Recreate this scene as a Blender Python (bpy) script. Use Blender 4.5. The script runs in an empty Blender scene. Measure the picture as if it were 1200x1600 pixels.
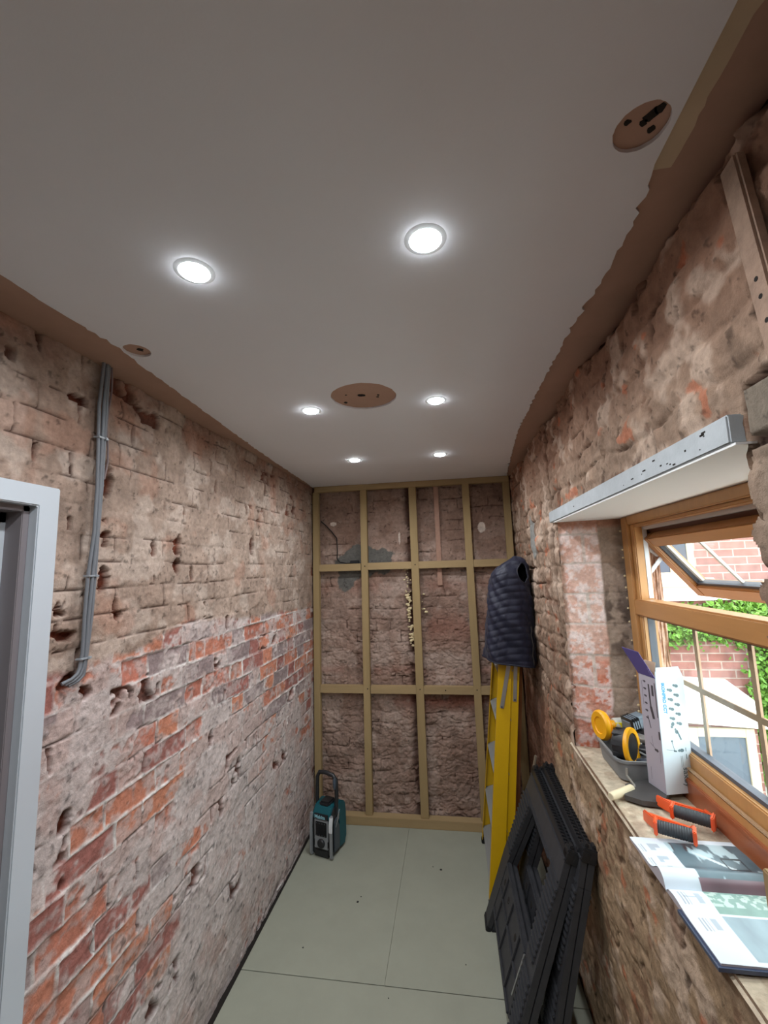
import bpy, bmesh, math, random
import numpy as np
from mathutils import Matrix, Vector
S = bpy.context.scene
COL = S.collection
rnd = random.Random(7)

# ------------------------------------------------------------------ camera
CAM = Vector((1.1009, 0.0, 1.8593))
YAW, PIT, ROL = 0.1490, 0.1325, -0.0305
cy_, sy_, cp_, sp_, cr_, sr_ = (math.cos(YAW), math.sin(YAW), math.cos(PIT), math.sin(PIT), math.cos(ROL), math.sin(ROL))
fw = Vector((-sy_ * cp_, cy_ * cp_, sp_)); rt0 = Vector((cy_, sy_, 0)); up0 = rt0.cross(fw)
rt = cr_ * rt0 + sr_ * up0; up = -sr_ * rt0 + cr_ * up0
cd = bpy.data.cameras.new('camera'); cam = bpy.data.objects.new('camera', cd); COL.objects.link(cam)
cam.matrix_world = Matrix(((rt.x, up.x, -fw.x, CAM.x), (rt.y, up.y, -fw.y, CAM.y), (rt.z, up.z, -fw.z, CAM.z), (0, 0, 0, 1)))
cd.sensor_fit = 'VERTICAL'; cd.sensor_height = 24.0; cd.lens = 667.27 / 1600 * 24.0
cd.clip_start = 0.02; cd.clip_end = 100
S.camera = cam
# ------------------------------------------------------------------ world, exposure
S.view_settings.view_transform = 'Standard'; S.view_settings.look = 'None'
S.view_settings.exposure = 0.0; S.view_settings.gamma = 1.0; S.view_settings.use_curve_mapping = False
S.cycles.use_denoising = True
S.cycles.max_bounces = 10; S.cycles.diffuse_bounces = 6; S.cycles.transparent_max_bounces = 12
S.cycles.caustics_reflective = False; S.cycles.caustics_refractive = False
S.cycles.sample_clamp_indirect = 6.0
SKY = 11.0
LAMP = 5.0          # watts of each ceiling lamp
w = bpy.data.worlds.new('overcast_sky'); S.world = w; w.use_nodes = True
nt = w.node_tree; nt.nodes.clear()
out = nt.nodes.new('ShaderNodeOutputWorld'); bg = nt.nodes.new('ShaderNodeBackground')
tc = nt.nodes.new('ShaderNodeTexCoord'); sep = nt.nodes.new('ShaderNodeSeparateXYZ'); cr = nt.nodes.new('ShaderNodeValToRGB')
nt.links.new(tc.outputs['Generated'], sep.inputs[0]); nt.links.new(sep.outputs['Z'], cr.inputs[0])
cr.color_ramp.elements[0].position = 0.0; cr.color_ramp.elements[0].color = (.55, .56, .56, 1)
cr.color_ramp.elements[1].position = 0.45; cr.color_ramp.elements[1].color = (.86, .95, 1.0, 1)
nt.links.new(cr.outputs[0], bg.inputs[0]); bg.inputs[1].default_value = SKY
nt.links.new(bg.outputs[0], out.inputs[0])

W, D, H = 1.5885, 3.352, 2.55
YF, YB = -1.5, 0.0
WX = 1.835                                      # inner face of the window frame
Y0, Y1 = 0.78, 2.04                             # window opening in the right wall
ZS, ZL = 1.09, 2.05

# light portal that helps the renderer sample daylight through the window
pl = bpy.data.lights.new('window_portal', 'AREA'); pl.shape = 'RECTANGLE'; pl.size = 1.2; pl.size_y = 1.0
pl.cycles.is_portal = True
po = bpy.data.objects.new('window_portal', pl); COL.objects.link(po)
po.location = (2.03, 1.36, 1.57); po.rotation_euler = (0, math.radians(90), 0)

# ------------------------------------------------------------------ helpers
def lin(c):
    return tuple(((x / 255) / 12.92 if x / 255 <= .04045 else ((x / 255 + .055) / 1.055) ** 2.4) for x in c)
def L(r, g, b): return lin((r, g, b))
MATS = {}
def mat(name, rgb, rough=.6, metal=0., noise=0., nscale=20., bump=0., bscale=60., attr=None, emit=None, coat=0., sheen=0., stretch=None, spec=.5):
    if name in MATS: return MATS[name]
    m = bpy.data.materials.new(name); m.use_nodes = True; MATS[name] = m
    t = m.node_tree; b = t.nodes['Principled BSDF']; N = t.nodes.new; K = t.links.new
    b.inputs['Roughness'].default_value = rough; b.inputs['Metallic'].default_value = metal
    b.inputs['Coat Weight'].default_value = coat; b.inputs['Sheen Weight'].default_value = sheen
    b.inputs['Specular IOR Level'].default_value = spec
    c = L(*rgb) + (1,)
    b.inputs['Base Color'].default_value = c
    co = N('ShaderNodeTexCoord'); mp = N('ShaderNodeMapping'); K(co.outputs['Object'], mp.inputs[0])
    if stretch: mp.inputs['Scale'].default_value = stretch
    src = None
    if attr:
        a = N('ShaderNodeAttribute'); a.attribute_name = attr; src = a.outputs['Color']
    if noise:
        n = N('ShaderNodeTexNoise'); n.inputs['Scale'].default_value = nscale; n.inputs['Detail'].default_value = 6; n.inputs['Roughness'].default_value = .65
        K(mp.outputs[0], n.inputs[0])
        mr = N('ShaderNodeMapRange'); mr.inputs[1].default_value = .25; mr.inputs[2].default_value = .75
        mr.inputs[3].default_value = 1 - noise; mr.inputs[4].default_value = 1 + noise; K(n.outputs[0], mr.inputs[0])
        mx = N('ShaderNodeVectorMath'); mx.operation = 'SCALE'
        if src: K(src, mx.inputs[0])
        else: mx.inputs[0].default_value = c[:3]
        K(mr.outputs[0], mx.inputs['Scale']); src = mx.outputs[0]
    if src: K(src, b.inputs['Base Color'])
    if bump:
        n2 = N('ShaderNodeTexNoise'); n2.inputs['Scale'].default_value = bscale; n2.inputs['Detail'].default_value = 7; n2.inputs['Roughness'].default_value = .7
        K(mp.outputs[0], n2.inputs[0])
        bp = N('ShaderNodeBump'); bp.inputs['Strength'].default_value = 1; bp.inputs['Distance'].default_value = bump
        K(n2.outputs[0], bp.inputs['Height']); K(bp.outputs[0], b.inputs['Normal'])
    if emit:
        b.inputs['Emission Color'].default_value = tuple(emit[:3]) + (1,); b.inputs['Emission Strength'].default_value = emit[3]
    return m
def glass_mat(name, tint=(.93, .97, .96), refl=.09, haze=0.0):
    m = bpy.data.materials.new(name); m.use_nodes = True; t = m.node_tree; t.nodes.clear(); N = t.nodes.new; K = t.links.new
    o = N('ShaderNodeOutputMaterial'); tr = N('ShaderNodeBsdfTransparent'); gl = N('ShaderNodeBsdfGlossy'); mx = N('ShaderNodeMixShader')
    tr.inputs[0].default_value = tint + (1,); gl.inputs['Roughness'].default_value = .02
    lw = N('ShaderNodeLayerWeight'); lw.inputs['Blend'].default_value = .5; pw = N('ShaderNodeMath'); pw.operation = 'POWER'; pw.inputs[1].default_value = 5; K(lw.outputs['Facing'], pw.inputs[0]); fr = N('ShaderNodeMath'); fr.operation = 'MULTIPLY_ADD'; fr.inputs[1].default_value = .45; fr.inputs[2].default_value = .03; K(pw.outputs[0], fr.inputs[0])
    K(fr.outputs[0], mx.inputs[0]); K(tr.outputs[0], mx.inputs[1]); K(gl.outputs[0], mx.inputs[2])
    last = mx
    if haze:
        df = N('ShaderNodeBsdfTranslucent'); df.inputs[0].default_value = (.9, .95, 1, 1); m2 = N('ShaderNodeMixShader'); m2.inputs[0].default_value = haze
        K(mx.outputs[0], m2.inputs[1]); K(df.outputs[0], m2.inputs[2]); last = m2
    K(last.outputs[0], o.inputs[0]); return m

ORG = {}
def tag(o, label=None, cat=None, group=None, kind=None):
    if label: o['label'] = label
    if cat: o['category'] = cat
    if group: o['group'] = group
    if kind: o['kind'] = kind
    return o
def thing(name, loc, label=None, cat=None, group=None, kind=None):
    o = bpy.data.objects.new(name, None); COL.objects.link(o); o.location = loc; o.empty_display_size = .05
    ORG[o.name] = Vector(loc); return tag(o, label, cat, group, kind)
def link_mesh(name, me, parent=None, org=None):
    o = bpy.data.objects.new(name, me); COL.objects.link(o)
    if parent is not None:
        o.parent = parent; org = ORG[parent.name]; ORG[o.name] = org
        me.transform(Matrix.Translation(-org))
    else:
        if org is None: org = Vector((0, 0, 0))
        me.transform(Matrix.Translation(-Vector(org))); o.location = org; ORG[o.name] = Vector(org)
    return o
class MB:
    def __init__(s, M=None): s.v = []; s.f = []; s.mi = []; s.M = M or Matrix.Identity(4); s.cur = 0
    def add(s, vs, fs, M=None):
        T = s.M @ M if M is not None else s.M; k = len(s.v)
        s.v += [T @ Vector(p) for p in vs]; s.f += [tuple(i + k for i in f) for f in fs]; s.mi += [s.cur] * len(fs)
    def box(s, c, d, M=None, taper=1.0):
        x, y, z = [q / 2 for q in d]; vs = []
        for sz in (-1, 1):
            t = taper if sz > 0 else 1
            for a, b in ((-1, -1), (1, -1), (1, 1), (-1, 1)): vs.append((c[0] + a * x * t, c[1] + b * y * t, c[2] + sz * z))
        s.add(vs, [(3, 2, 1, 0), (4, 5, 6, 7), (0, 1, 5, 4), (1, 2, 6, 5), (2, 3, 7, 6), (3, 0, 4, 7)], M); return s
    def beam(s, a, b, w, h, side=(0, 1, 0)):
        a = Vector(a); b = Vector(b); d = (b - a); ln = d.length; d.normalize(); sd = Vector(side); sd = (sd - d * sd.dot(d)).normalized(); n = d.cross(sd)
        M = Matrix((sd.to_4d(), n.to_4d(), d.to_4d(), (0, 0, 0, 1))).transposed(); M = Matrix(((sd.x, n.x, d.x, a.x), (sd.y, n.y, d.y, a.y), (sd.z, n.z, d.z, a.z), (0, 0, 0, 1)))
        return s.box((0, 0, ln / 2), (w, h, ln), M)
    def hexa(s, p):   # eight corners: bottom ring then top ring
        s.add(p, [(3, 2, 1, 0), (4, 5, 6, 7), (0, 1, 5, 4), (1, 2, 6, 5), (2, 3, 7, 6), (3, 0, 4, 7)]); return s
    def tube(s, path, r, n=10, cap=True):
        P = [Vector(p) for p in path]; rs = r if isinstance(r, (list, tuple)) else [r] * len(P)
        nrm = None; rings = []
        for i, p in enumerate(P):
            d = (P[min(i + 1, len(P) - 1)] - P[max(i - 1, 0)]).normalized()
            if nrm is None: nrm = d.orthogonal().normalized()
            nrm = (nrm - d * nrm.dot(d)).normalized(); bn = d.cross(nrm)
            rings.append([p + (nrm * math.cos(2 * math.pi * k / n) + bn * math.sin(2 * math.pi * k / n)) * rs[i] for k in range(n)])
        vs = [q for r_ in rings for q in r_]; fs = []
        for i in range(len(P) - 1):
            for k in range(n): fs.append((i * n + k, i * n + (k + 1) % n, (i + 1) * n + (k + 1) % n, (i + 1) * n + k))
        if cap: fs += [tuple(range(n))[::-1], tuple(range((len(P) - 1) * n, len(P) * n))]
        s.add(vs, fs); return s
    def lathe(s, prof, n=32, M=None, closed=False):
        vs = [(r * math.cos(2 * math.pi * k / n), r * math.sin(2 * math.pi * k / n), z) for r, z in prof for k in range(n)]; fs = []
        m = len(prof)
        for i in range(m if closed else m - 1):
            j = (i + 1) % m
            for k in range(n): fs.append((i * n + k, i * n + (k + 1) % n, j * n + (k + 1) % n, j * n + k))
        if not closed: fs += [tuple(range(n))[::-1], tuple(range((m - 1) * n, m * n))]
        s.add(vs, fs, M); return s
    def prism(s, pts, t, M=None):     # outline in local xy, thickness along z
        n = len(pts); vs = [(x, y, 0) for x, y in pts] + [(x, y, t) for x, y in pts]
        fs = [tuple(range(n))[::-1], tuple(range(n, 2 * n))] + [(i, (i + 1) % n, n + (i + 1) % n, n + i) for i in range(n)]
        s.add(vs, fs, M); return s
    def build(s, name, m, parent=None, bevel=0., smooth=False, org=None, seg=2, label=None):
        me = bpy.data.meshes.new(name); me.from_pydata([tuple(p) for p in s.v], [], s.f)
        ms = m if isinstance(m, (list, tuple)) else [m]
        for q in ms: me.materials.append(q)
        for p, i in zip(me.polygons, s.mi): p.material_index = min(i, len(ms) - 1)
        b = bmesh.new(); b.from_mesh(me); bmesh.ops.recalc_face_normals(b, faces=b.faces)
        if bevel:
            es = [e for e in b.edges if len(e.link_faces) == 2 and e.calc_face_angle(0) > .5]
            bmesh.ops.bevel(b, geom=es, offset=bevel, segments=seg, affect='EDGES', clamp_overlap=True)
        b.to_mesh(me); b.free()
        if smooth or bevel:
            for p in me.polygons: p.use_smooth = True
            me.set_sharp_from_angle(angle=math.radians(40))
        if parent is None and org is None:
            z = min(p.z for p in s.v); c = sum(s.v, Vector()) / len(s.v); org = Vector((c.x, c.y, z))
        o = link_mesh(name, me, parent, org)
        if label: o['label'] = label
        return o
def text_obj(name, txt, size, M, m, parent, ext=.0003, bold=0.0):
    cu = bpy.data.curves.new(name, 'FONT'); cu.body = txt; cu.size = size; cu.extrude = ext; cu.offset = bold; cu.align_x = 'LEFT'
    o = bpy.data.objects.new('tmp', cu); COL.objects.link(o)
    bpy.context.view_layer.update()
    me = bpy.data.meshes.new_from_object(o.evaluated_get(bpy.context.evaluated_depsgraph_get()))
    bpy.data.objects.remove(o); me.name = name; me.materials.clear(); me.materials.append(m)
    me.transform(M); return link_mesh(name, me, parent)
def frame_M(o, ex, ey):
    ex = Vector(ex).normalized(); ey = Vector(ey); ey = (ey - ex * ey.dot(ex)).normalized(); ez = ex.cross(ey); o = Vector(o)
    return Matrix(((ex.x, ey.x, ez.x, o.x), (ex.y, ey.y, ez.y, o.y), (ex.z, ey.z, ez.z, o.z), (0, 0, 0, 1)))

# ------------------------------------------------------------------ noise in numpy
def hsh(ix, iy, seed):
    a = (ix.astype(np.int64) * 374761393 + iy.astype(np.int64) * 668265263 + seed * 974711) & 0xffffffff
    a = ((a ^ (a >> 13)) * 1274126177) & 0xffffffff; a = a ^ (a >> 16)
    return (a & 0xffffff) / float(0xffffff)
def vn(x, y, seed=0):
    ix = np.floor(x); iy = np.floor(y); fx = x - ix; fy = y - iy; fx = fx * fx * (3 - 2 * fx); fy = fy * fy * (3 - 2 * fy)
    a = hsh(ix, iy, seed); b = hsh(ix + 1, iy, seed); c = hsh(ix, iy + 1, seed); d = hsh(ix + 1, iy + 1, seed)
    return (a + (b - a) * fx) * (1 - fy) + (c + (d - c) * fx) * fy
def fbm(x, y, sc, oc=4, seed=0, g=.5):
    t = 0; a = 1; n = 0
    for i in range(oc): t = t + a * vn(x * sc, y * sc, seed + i * 17); n += a; a *= g; sc *= 2.03
    return t / n
def sst(x, a, b):
    t = np.clip((x - a) / (b - a), 0, 1); return t * t * (3 - 2 * t)
def mixc(c, d, t):
    t = t[..., None]; return c * (1 - t) + np.array(d) * t
def bricks(u, v, ch=.083, ln=.245, hd=.125, seed=0, wob=.006):
    """Alternating stretchers and headers; returns row, brick id, distance to nearest joint centre, distance to bed joint"""
    u = u + (fbm(u, v, 5, 3, seed) - .5) * wob * 4; v = v + (fbm(u, v, 4, 3, seed + 5) - .5) * wob * 3
    row = np.floor(v / ch); fv = v / ch - row
    dv = np.minimum(fv, 1 - fv) * ch
    per = ln + hd; uu = u + (row % 2) * per / 2 + hsh(row, row * 0, seed + 3) * .03
    k = np.floor(uu / per); q = uu - k * per
    inS = q < ln
    du = np.where(inS, np.minimum(q, ln - q), np.minimum(q - ln, per - q))
    bid = k * 2 + np.where(inS, 0, 1)
    return row, bid, du, dv
def grid_obj(name, u, v, mapf, hf, m, keep=None, parent=None, extra=None, org=None):
    U, V = np.meshgrid(u, v, indexing='ij')
    Hh, C = hf(U, V)
    P = mapf(U, V, Hh).reshape(-1, 3).astype(np.float32)
    nu, nv = len(u), len(v); idx = np.arange(nu * nv).reshape(nu, nv)
    Q = np.stack([idx[:-1, :-1], idx[1:, :-1], idx[1:, 1:], idx[:-1, 1:]], -1)
    if keep is not None:
        uc = (U[:-1, :-1] + U[1:, 1:]) / 2; vc = (V[:-1, :-1] + V[1:, 1:]) / 2; Q = Q[keep(uc, vc)]
    Q = Q.reshape(-1, 4)
    C = C.reshape(-1, 3)
    if extra:
        ev, ef = extra; k = len(P); P = np.concatenate([P, np.array(ev, np.float32)]); Q = np.concatenate([Q, np.array(ef) + k]); C = np.concatenate([C, np.tile([[.3, .22, .18]], (len(ev), 1))])
    me = bpy.data.meshes.new(name); me.vertices.add(len(P)); me.vertices.foreach_set('co', P.ravel())
    me.loops.add(len(Q) * 4); me.loops.foreach_set('vertex_index', Q.ravel().astype(np.int32)); me.polygons.add(len(Q))
    me.polygons.foreach_set('loop_start', np.arange(len(Q), dtype=np.int32) * 4); me.polygons.foreach_set('loop_total', np.full(len(Q), 4, np.int32))
    me.update(); me.validate()
    at = me.color_attributes.new('pigment', 'FLOAT_COLOR', 'POINT')
    at.data.foreach_set('color', np.concatenate([np.clip(C, 0, 1), np.ones((len(C), 1))], 1).astype(np.float32).ravel())
    me.polygons.foreach_set('use_smooth', np.ones(len(Q), bool)); me.materials.append(m)
    return link_mesh(name, me, parent, org)
def boxvf(lo, hi):
    x0, y0, z0 = lo; x1, y1, z1 = hi
    return ([(x0, y0, z0), (x1, y0, z0), (x1, y1, z0), (x0, y1, z0), (x0, y0, z1), (x1, y0, z1), (x1, y1, z1), (x0, y1, z1)],
            [(3, 2, 1, 0), (4, 5, 6, 7), (0, 1, 5, 4), (1, 2, 6, 5), (2, 3, 7, 6), (3, 0, 4, 7)])
def merge(*bs):
    V = []; F = []
    for v, f in bs: F += [tuple(i + len(V) for i in q) for q in f]; V += v
    return V, F

# ------------------------------------------------------------------ materials
M_wall = mat('old_brick_and_lime', (180, 150, 130), .93, noise=.24, nscale=60, bump=.0035, bscale=95, attr='pigment', spec=.2)
M_wallw = mat('wall_lump_and_plaster', (180, 150, 130), .93, noise=.26, nscale=38, bump=.005, bscale=60, attr='pigment', spec=.2)
M_ceil = mat('ceiling_skim', (222, 222, 228), .75, noise=.02, nscale=3, bump=.0004, bscale=40, spec=.25)
M_strip = mat('brown_plasterboard', (172, 140, 124), .9, noise=.1, nscale=5, bump=.0006, bscale=30, spec=.2)
M_cream = mat('cream_paper', (196, 176, 150), .9, noise=.08, nscale=9)
M_pine = mat('treated_pine', (158, 136, 98), .75, noise=.14, nscale=14, bump=.0007, bscale=50, stretch=(1, 1, .12), spec=.25)
M_pineh = mat('treated_pine_level', (164, 141, 104), .75, noise=.14, nscale=14, bump=.0007, bscale=50, stretch=(.12, 1, 1), spec=.25)
M_floor = mat('grey_floor_board', (150, 152, 138), .85, noise=.06, nscale=4, bump=.0003, bscale=90, spec=.25)
M_dark = mat('dark_gap', (30, 24, 20), .95)
M_white = mat('white_gloss_paint', (192, 200, 208), .35)
M_greyw = mat('grey_lining', (132, 126, 130), .5)
M_brown = mat('dark_hall_door', (86, 72, 64), .6, noise=.1, nscale=3)
M_oak = mat('golden_oak_foil', (184, 136, 84), .38, noise=.14, nscale=18, stretch=(1, 1, .15))
M_oakh = mat('golden_oak_foil_level', (176, 126, 76), .38, noise=.14, nscale=18, stretch=(1, .12, 1))
M_oakd = mat('brown_foil_seal', (92, 52, 34), .45)
M_grs = mat('grey_gasket', (78, 82, 92), .5)
M_alu = mat('brushed_aluminium', (176, 178, 180), .38, metal=.8, noise=.05, nscale=30)
M_alud = mat('dull_aluminium_tread', (150, 152, 150), .5, metal=.35)
M_yel = mat('yellow_fibreglass', (206, 164, 10), .42, noise=.05, nscale=8)
M_blk = mat('black_plastic', (34, 35, 38), .45, bump=.0003, bscale=200)
M_blk2 = mat('dusty_black_plastic', (52, 53, 57), .55, noise=.25, nscale=25, bump=.0004, bscale=150)
M_rub = mat('rubber', (26, 26, 28), .8)
M_conc = mat('painted_concrete', (172, 178, 182), .8, noise=.12, nscale=12, bump=.0015, bscale=40)
M_soff = mat('white_soffit', (228, 228, 228), .7, bump=.0005, bscale=20)
M_cable = mat('grey_cable_sheath', (112, 116, 122), .5)
M_navy = mat('navy_quilt', (15, 18, 42), .6, noise=.25, nscale=60, sheen=.05, bump=.0012, bscale=130)
M_navy2 = mat('black_lining', (16, 16, 22), .8)

# ------------------------------------------------------------------ floor and ceiling
m = MB()
for lo, hi in (((.028, 2.155, -.02), (.713, D + .08, 0)), ((.7142, 2.155, -.02), (W - .004, D + .08, 0)), ((.028, .94, -.02), (W - .004, 2.151, 0)), ((.028, -.3, -.02), (W - .004, .936, 0)), ((.028, YF, -.02), (W - .004, -.304, 0))):
    m.add(*boxvf(lo, hi))
fl = m.build('floor', M_floor, bevel=.0004, org=(0, 0, 0)); tag(fl, 'pale grey-green tile backer boards on the floor, straight butt seams', kind='structure')
m = MB(); m.add(*boxvf((-.3, YF - .1, -.06), (W + .5, D + .3, -.022))); sub = m.build('subfloor', M_dark, fl)
m = MB(); r2 = random.Random(3)
def splat(mb, x, y, r):
    k = 7; mb.prism([(x + r * math.cos(6.283 * i / k) * (.6 + .6 * r2.random()), y + r * math.sin(6.283 * i / k) * (.6 + .6 * r2.random())) for i in range(k)], .0012, Matrix.Translation((0, 0, .0001)))
for x, y, r in ((1.24, 2.02, .006), (1.19, 2.02, .004), (.28, 2.3, .004), (.49, 2.62, .007), (.5, 2.66, .004), (1.08, 2.3, .003), (.74, 2.1, .003), (.9, 2.95, .004), (.95, 2.93, .008)): splat(m, x, y, r)
m.build('debris_specks', M_rub, fl)

def jag(x0f, y0, y1, step, amp, seed):
    r = random.Random(seed); p = []; y = y0
    while y < y1: p.append((x0f(y) + r.uniform(-amp, amp) + (r.uniform(-amp, amp) * 2.0 if r.random() < .15 else 0), y)); y += step * r.uniform(.4, 1.6)
    p.append((x0f(y1), y1)); return p
def lerp_f(tab):
    xs, ys = zip(*tab); return lambda t: float(np.interp(t, xs, ys))
fL = lerp_f([(YF, .12), (.4, .125), (.74, .13), (1.08, .142), (1.5, .112), (2.18, .062), (2.9, .03), (3.34, .012)])
fR = lerp_f([(YF, 1.487), (.7, 1.49), (.9, 1.507), (1.33, 1.484), (2.18, 1.476), (2.8, 1.52), (3.34, 1.565)])
left = jag(fL, YF, 3.335, .018, .004, 1); right = jag(fR, YF, 3.335, .016, .005, 2)
right = [(x if y > .74 else 1.487, y) for x, y in right]
back = [(x, 3.335 + rnd.uniform(-.006, .004)) for x in np.linspace(.03, 1.55, 60)]
cu = bpy.data.curves.new('c', 'CURVE'); cu.dimensions = '2D'; cu.fill_mode = 'BOTH'; cu.extrude = .0035
def spl(pts):
    s_ = cu.splines.new('POLY'); s_.points.add(len(pts) - 1)
    for i, p in enumerate(pts): s_.points[i].co = (p[0], p[1], 0, 1)
    s_.use_cyclic_u = True
spl(left + back + right[::-1])
HOLES = ((.792, 1.603, .130), (.187, 1.103, .038), (1.436, .652, .041))
for hx, hy, hr in HOLES:
    spl([(hx + hr * math.cos(a) * (1 + rnd.uniform(-.015, .015)), hy + hr * math.sin(a) * (1 + rnd.uniform(-.015, .015))) for a in np.linspace(0, 2 * math.pi, 49)[:-1]])
LX = ((.559, .818), (1.083, .822), (.543, 1.695), (1.076, 1.704), (.540, 2.56), (1.071, 2.564), (.55, -.06), (1.08, -.06))
to = bpy.data.objects.new('tmp', cu); COL.objects.link(to); bpy.context.view_layer.update()
me = bpy.data.meshes.new_from_object(to.evaluated_get(bpy.context.evaluated_depsgraph_get())); bpy.data.objects.remove(to)
me.transform(Matrix.Translation((0, 0, H - .0036))); me.materials.clear(); me.materials.append(M_ceil)
ce = link_mesh('ceiling', me); tag(ce, 'off-white skimmed ceiling with torn edges and round cut-outs', kind='structure')
m = MB(); m.add(*boxvf((-.3, YF - .1, H + .0005), (W + .5, D + .3, H + .1)))
m.build('old_plasterboard', M_strip, ce, label='bare brown plasterboard showing at the ceiling edges and in the round holes')
m = MB()
for x, y, r in ((.780, 1.600, .014), (.790, 1.604, .010), (.845, 1.63, .006), (.85, 1.612, .005), (.725, 1.585, .004), (.705, 1.66, .008), (1.446, .64, .011), (1.455, .632, .009), (1.456, .664, .006), (1.414, .645, .005), (1.44, .65, .006), (.192, 1.11, .01)):
    k = 9; m.prism([(x + r * math.cos(6.283 * i / k) * r2.uniform(.6, 1.3), y + r * math.sin(6.283 * i / k) * r2.uniform(.6, 1.3)) for i in range(k)], .001, Matrix.Translation((0, 0, H - .0008)))
m.build('screw_holes', M_dark, ce)
pts = jag(lambda y: 1.522, YF, .742, .02, .003, 9)
m = MB(); m.prism([(1.4885, YF)] + [(1.4885, .742)] + pts[::-1], .0015, Matrix.Translation((0, 0, H - .0012)))
tag(m.build('trim_1', M_cream), 'cream paper strip along the right edge of the ceiling', kind='structure')

# ------------------------------------------------------------------ left wall
CREAM = np.array(L(176, 156, 142)); CREAM2 = np.array(L(150, 128, 114)); LIME = np.array(L(200, 186, 182)); MORT = np.array(L(216, 210, 206))
RED = np.array(L(182, 106, 84)); RED2 = np.array(L(152, 88, 78)); ORG_ = np.array(L(196, 124, 90)); PURP = np.array(L(142, 124, 124)); DARK = np.array(L(58, 32, 24)); HOLE = np.array(L(92, 48, 34))
def left_h(U, V):
    row, bid, du, dv = bricks(U, V, seed=11)
    j = np.minimum(du, dv); b1 = hsh(row, bid, 21); b2 = hsh(row, bid, 22); b3 = hsh(row, bid, 23)
    n1 = fbm(U, V, 3.0, 4, 1); n2 = fbm(U, V, 14, 4, 2); n3 = fbm(U, V, 45, 3, 3); n4 = fbm(U, V, 7, 4, 4); n5 = fbm(U, V, 90, 2, 5)
    zb = np.interp(U, [.9, 1.15, 1.4, 1.7, 2.3, 3.3], [1.60, 1.585, 1.60, 1.66, 1.61, 1.57])
    low = 1 - sst(V, zb - .01, zb + .02 + (n2 - .5) * .05)
    # share of bare brick in the lower half, place by place
    bare = np.interp(V, [0, .35, .8, 1.2, 1.55], [.42, .44, .52, .60, .66])
    def blob(y, z, ry, rz, a): return a * np.exp(-((U - y) / ry) ** 2 - ((V - z) / rz) ** 2)
    bare = bare + .06; bare = bare - blob(1.95, 1.02, .30, .22, .55) - blob(1.2, 1.40, .16, .12, .40) - blob(2.5, .55, .6, .35, .26) - blob(1.75, .25, .5, .3, .2) - blob(1.15, 1.12, .10, .14, .25)
    bare = bare + blob(1.35, 1.2, .25, .18, .18) + blob(2.2, 1.42, .5, .12, .2) + blob(1.3, .75, .3, .25, .12) + blob(2.9, 1.2, .4, .2, .12)
    lot = .30 * b1 + .62 * fbm(U, V * 1.3, 5, 4, 44) + .30 * n2
    bare = bare + blob(1.3, .4, .35, .3, .16) + blob(1.75, .75, .25, .2, .10); isb = sst(bare - lot + (n3 - .5) * .34 + (n2 - .5) * .3, -.05, .05)
    mo = (1 - sst(j + (n3 - .5) * .007, .003, .0065)) * (.35 + .65 * sst(fbm(U, V, 9, 3, 45), .38, .52))
    # pigment
    brick = RED * (1 - b2[..., None]) + ORG_ * b2[..., None]
    brick = np.where((b3 > .72)[..., None], PURP, brick); brick = np.where(((b3 > .55) & (b3 <= .72))[..., None], RED2, brick)
    brick = brick * (.70 + .6 * n2[..., None])
    smear = np.clip(.12 + sst(fbm(U, V * 1.5, 16, 4, 46) * .6 + n3 * .4, .46, .60) * .55, 0, 1)
    brick = brick * (1 - smear[..., None]) + (LIME * .9) * smear[..., None]
    limey = LIME * (.80 + .32 * n2[..., None])
    limey = limey * (1 - .28 * sst(n3, .60, .74))[..., None]
    pinkw = sst(fbm(U, V, 9, 4, 41), .5, .65)[..., None]
    limey = limey * (1 - .35 * pinkw) + np.array(L(178, 140, 128)) * .35 * pinkw
    lowc = limey * (1 - isb[..., None]) + brick * isb[..., None]
    lowc = lowc * (1 - (mo * (.35 + .65 * isb))[..., None]) + MORT * (.95 + .2 * n3[..., None]) * (mo * (.35 + .65 * isb))[..., None]
    upc = CREAM * (1 - n1[..., None]) + CREAM2 * n1[..., None]
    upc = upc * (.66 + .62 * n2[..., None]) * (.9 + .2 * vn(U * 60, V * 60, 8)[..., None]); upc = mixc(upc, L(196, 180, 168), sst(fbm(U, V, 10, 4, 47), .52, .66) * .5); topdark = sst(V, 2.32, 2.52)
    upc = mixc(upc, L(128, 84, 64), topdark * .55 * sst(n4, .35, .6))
    ocl = sst(n4, .6, .7) * .5; upc = mixc(upc, L(176, 112, 84), ocl * .45)
    # cracks along the joints of the rendered part
    cr_ = (1 - sst(j + (n3 - .5) * .004, .0008, .0032)) * sst(fbm(U, V, 8, 4, 50) + .30 * (hsh(row, row * 0, 9) - .5), .50, .58)
    hole = (b1 > .93) * sst(du - .003, 0, .012) * sst(fbm(U, V, 20, 3, 60), .50, .57) * (hsh(row, bid, 77) > .2)
    perp = (1 - sst(du + (n3 - .5) * .008, .006, .012)) * (hsh(row, np.floor(bid / 1), 78) > .80) * sst(fbm(U, V, 16, 3, 61), .45, .52) * (dv > .008)
    hole = np.maximum(hole * .9, perp)
    # the hollows by the cables and the door
    def hol(y, z, ry, rz): return (1 - sst(((U - y) / ry) ** 2 + ((V - z) / rz) ** 2 + (n2 - .5) * 2.6 + (n3 - .5) * 2.4, .55, .85))
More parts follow.
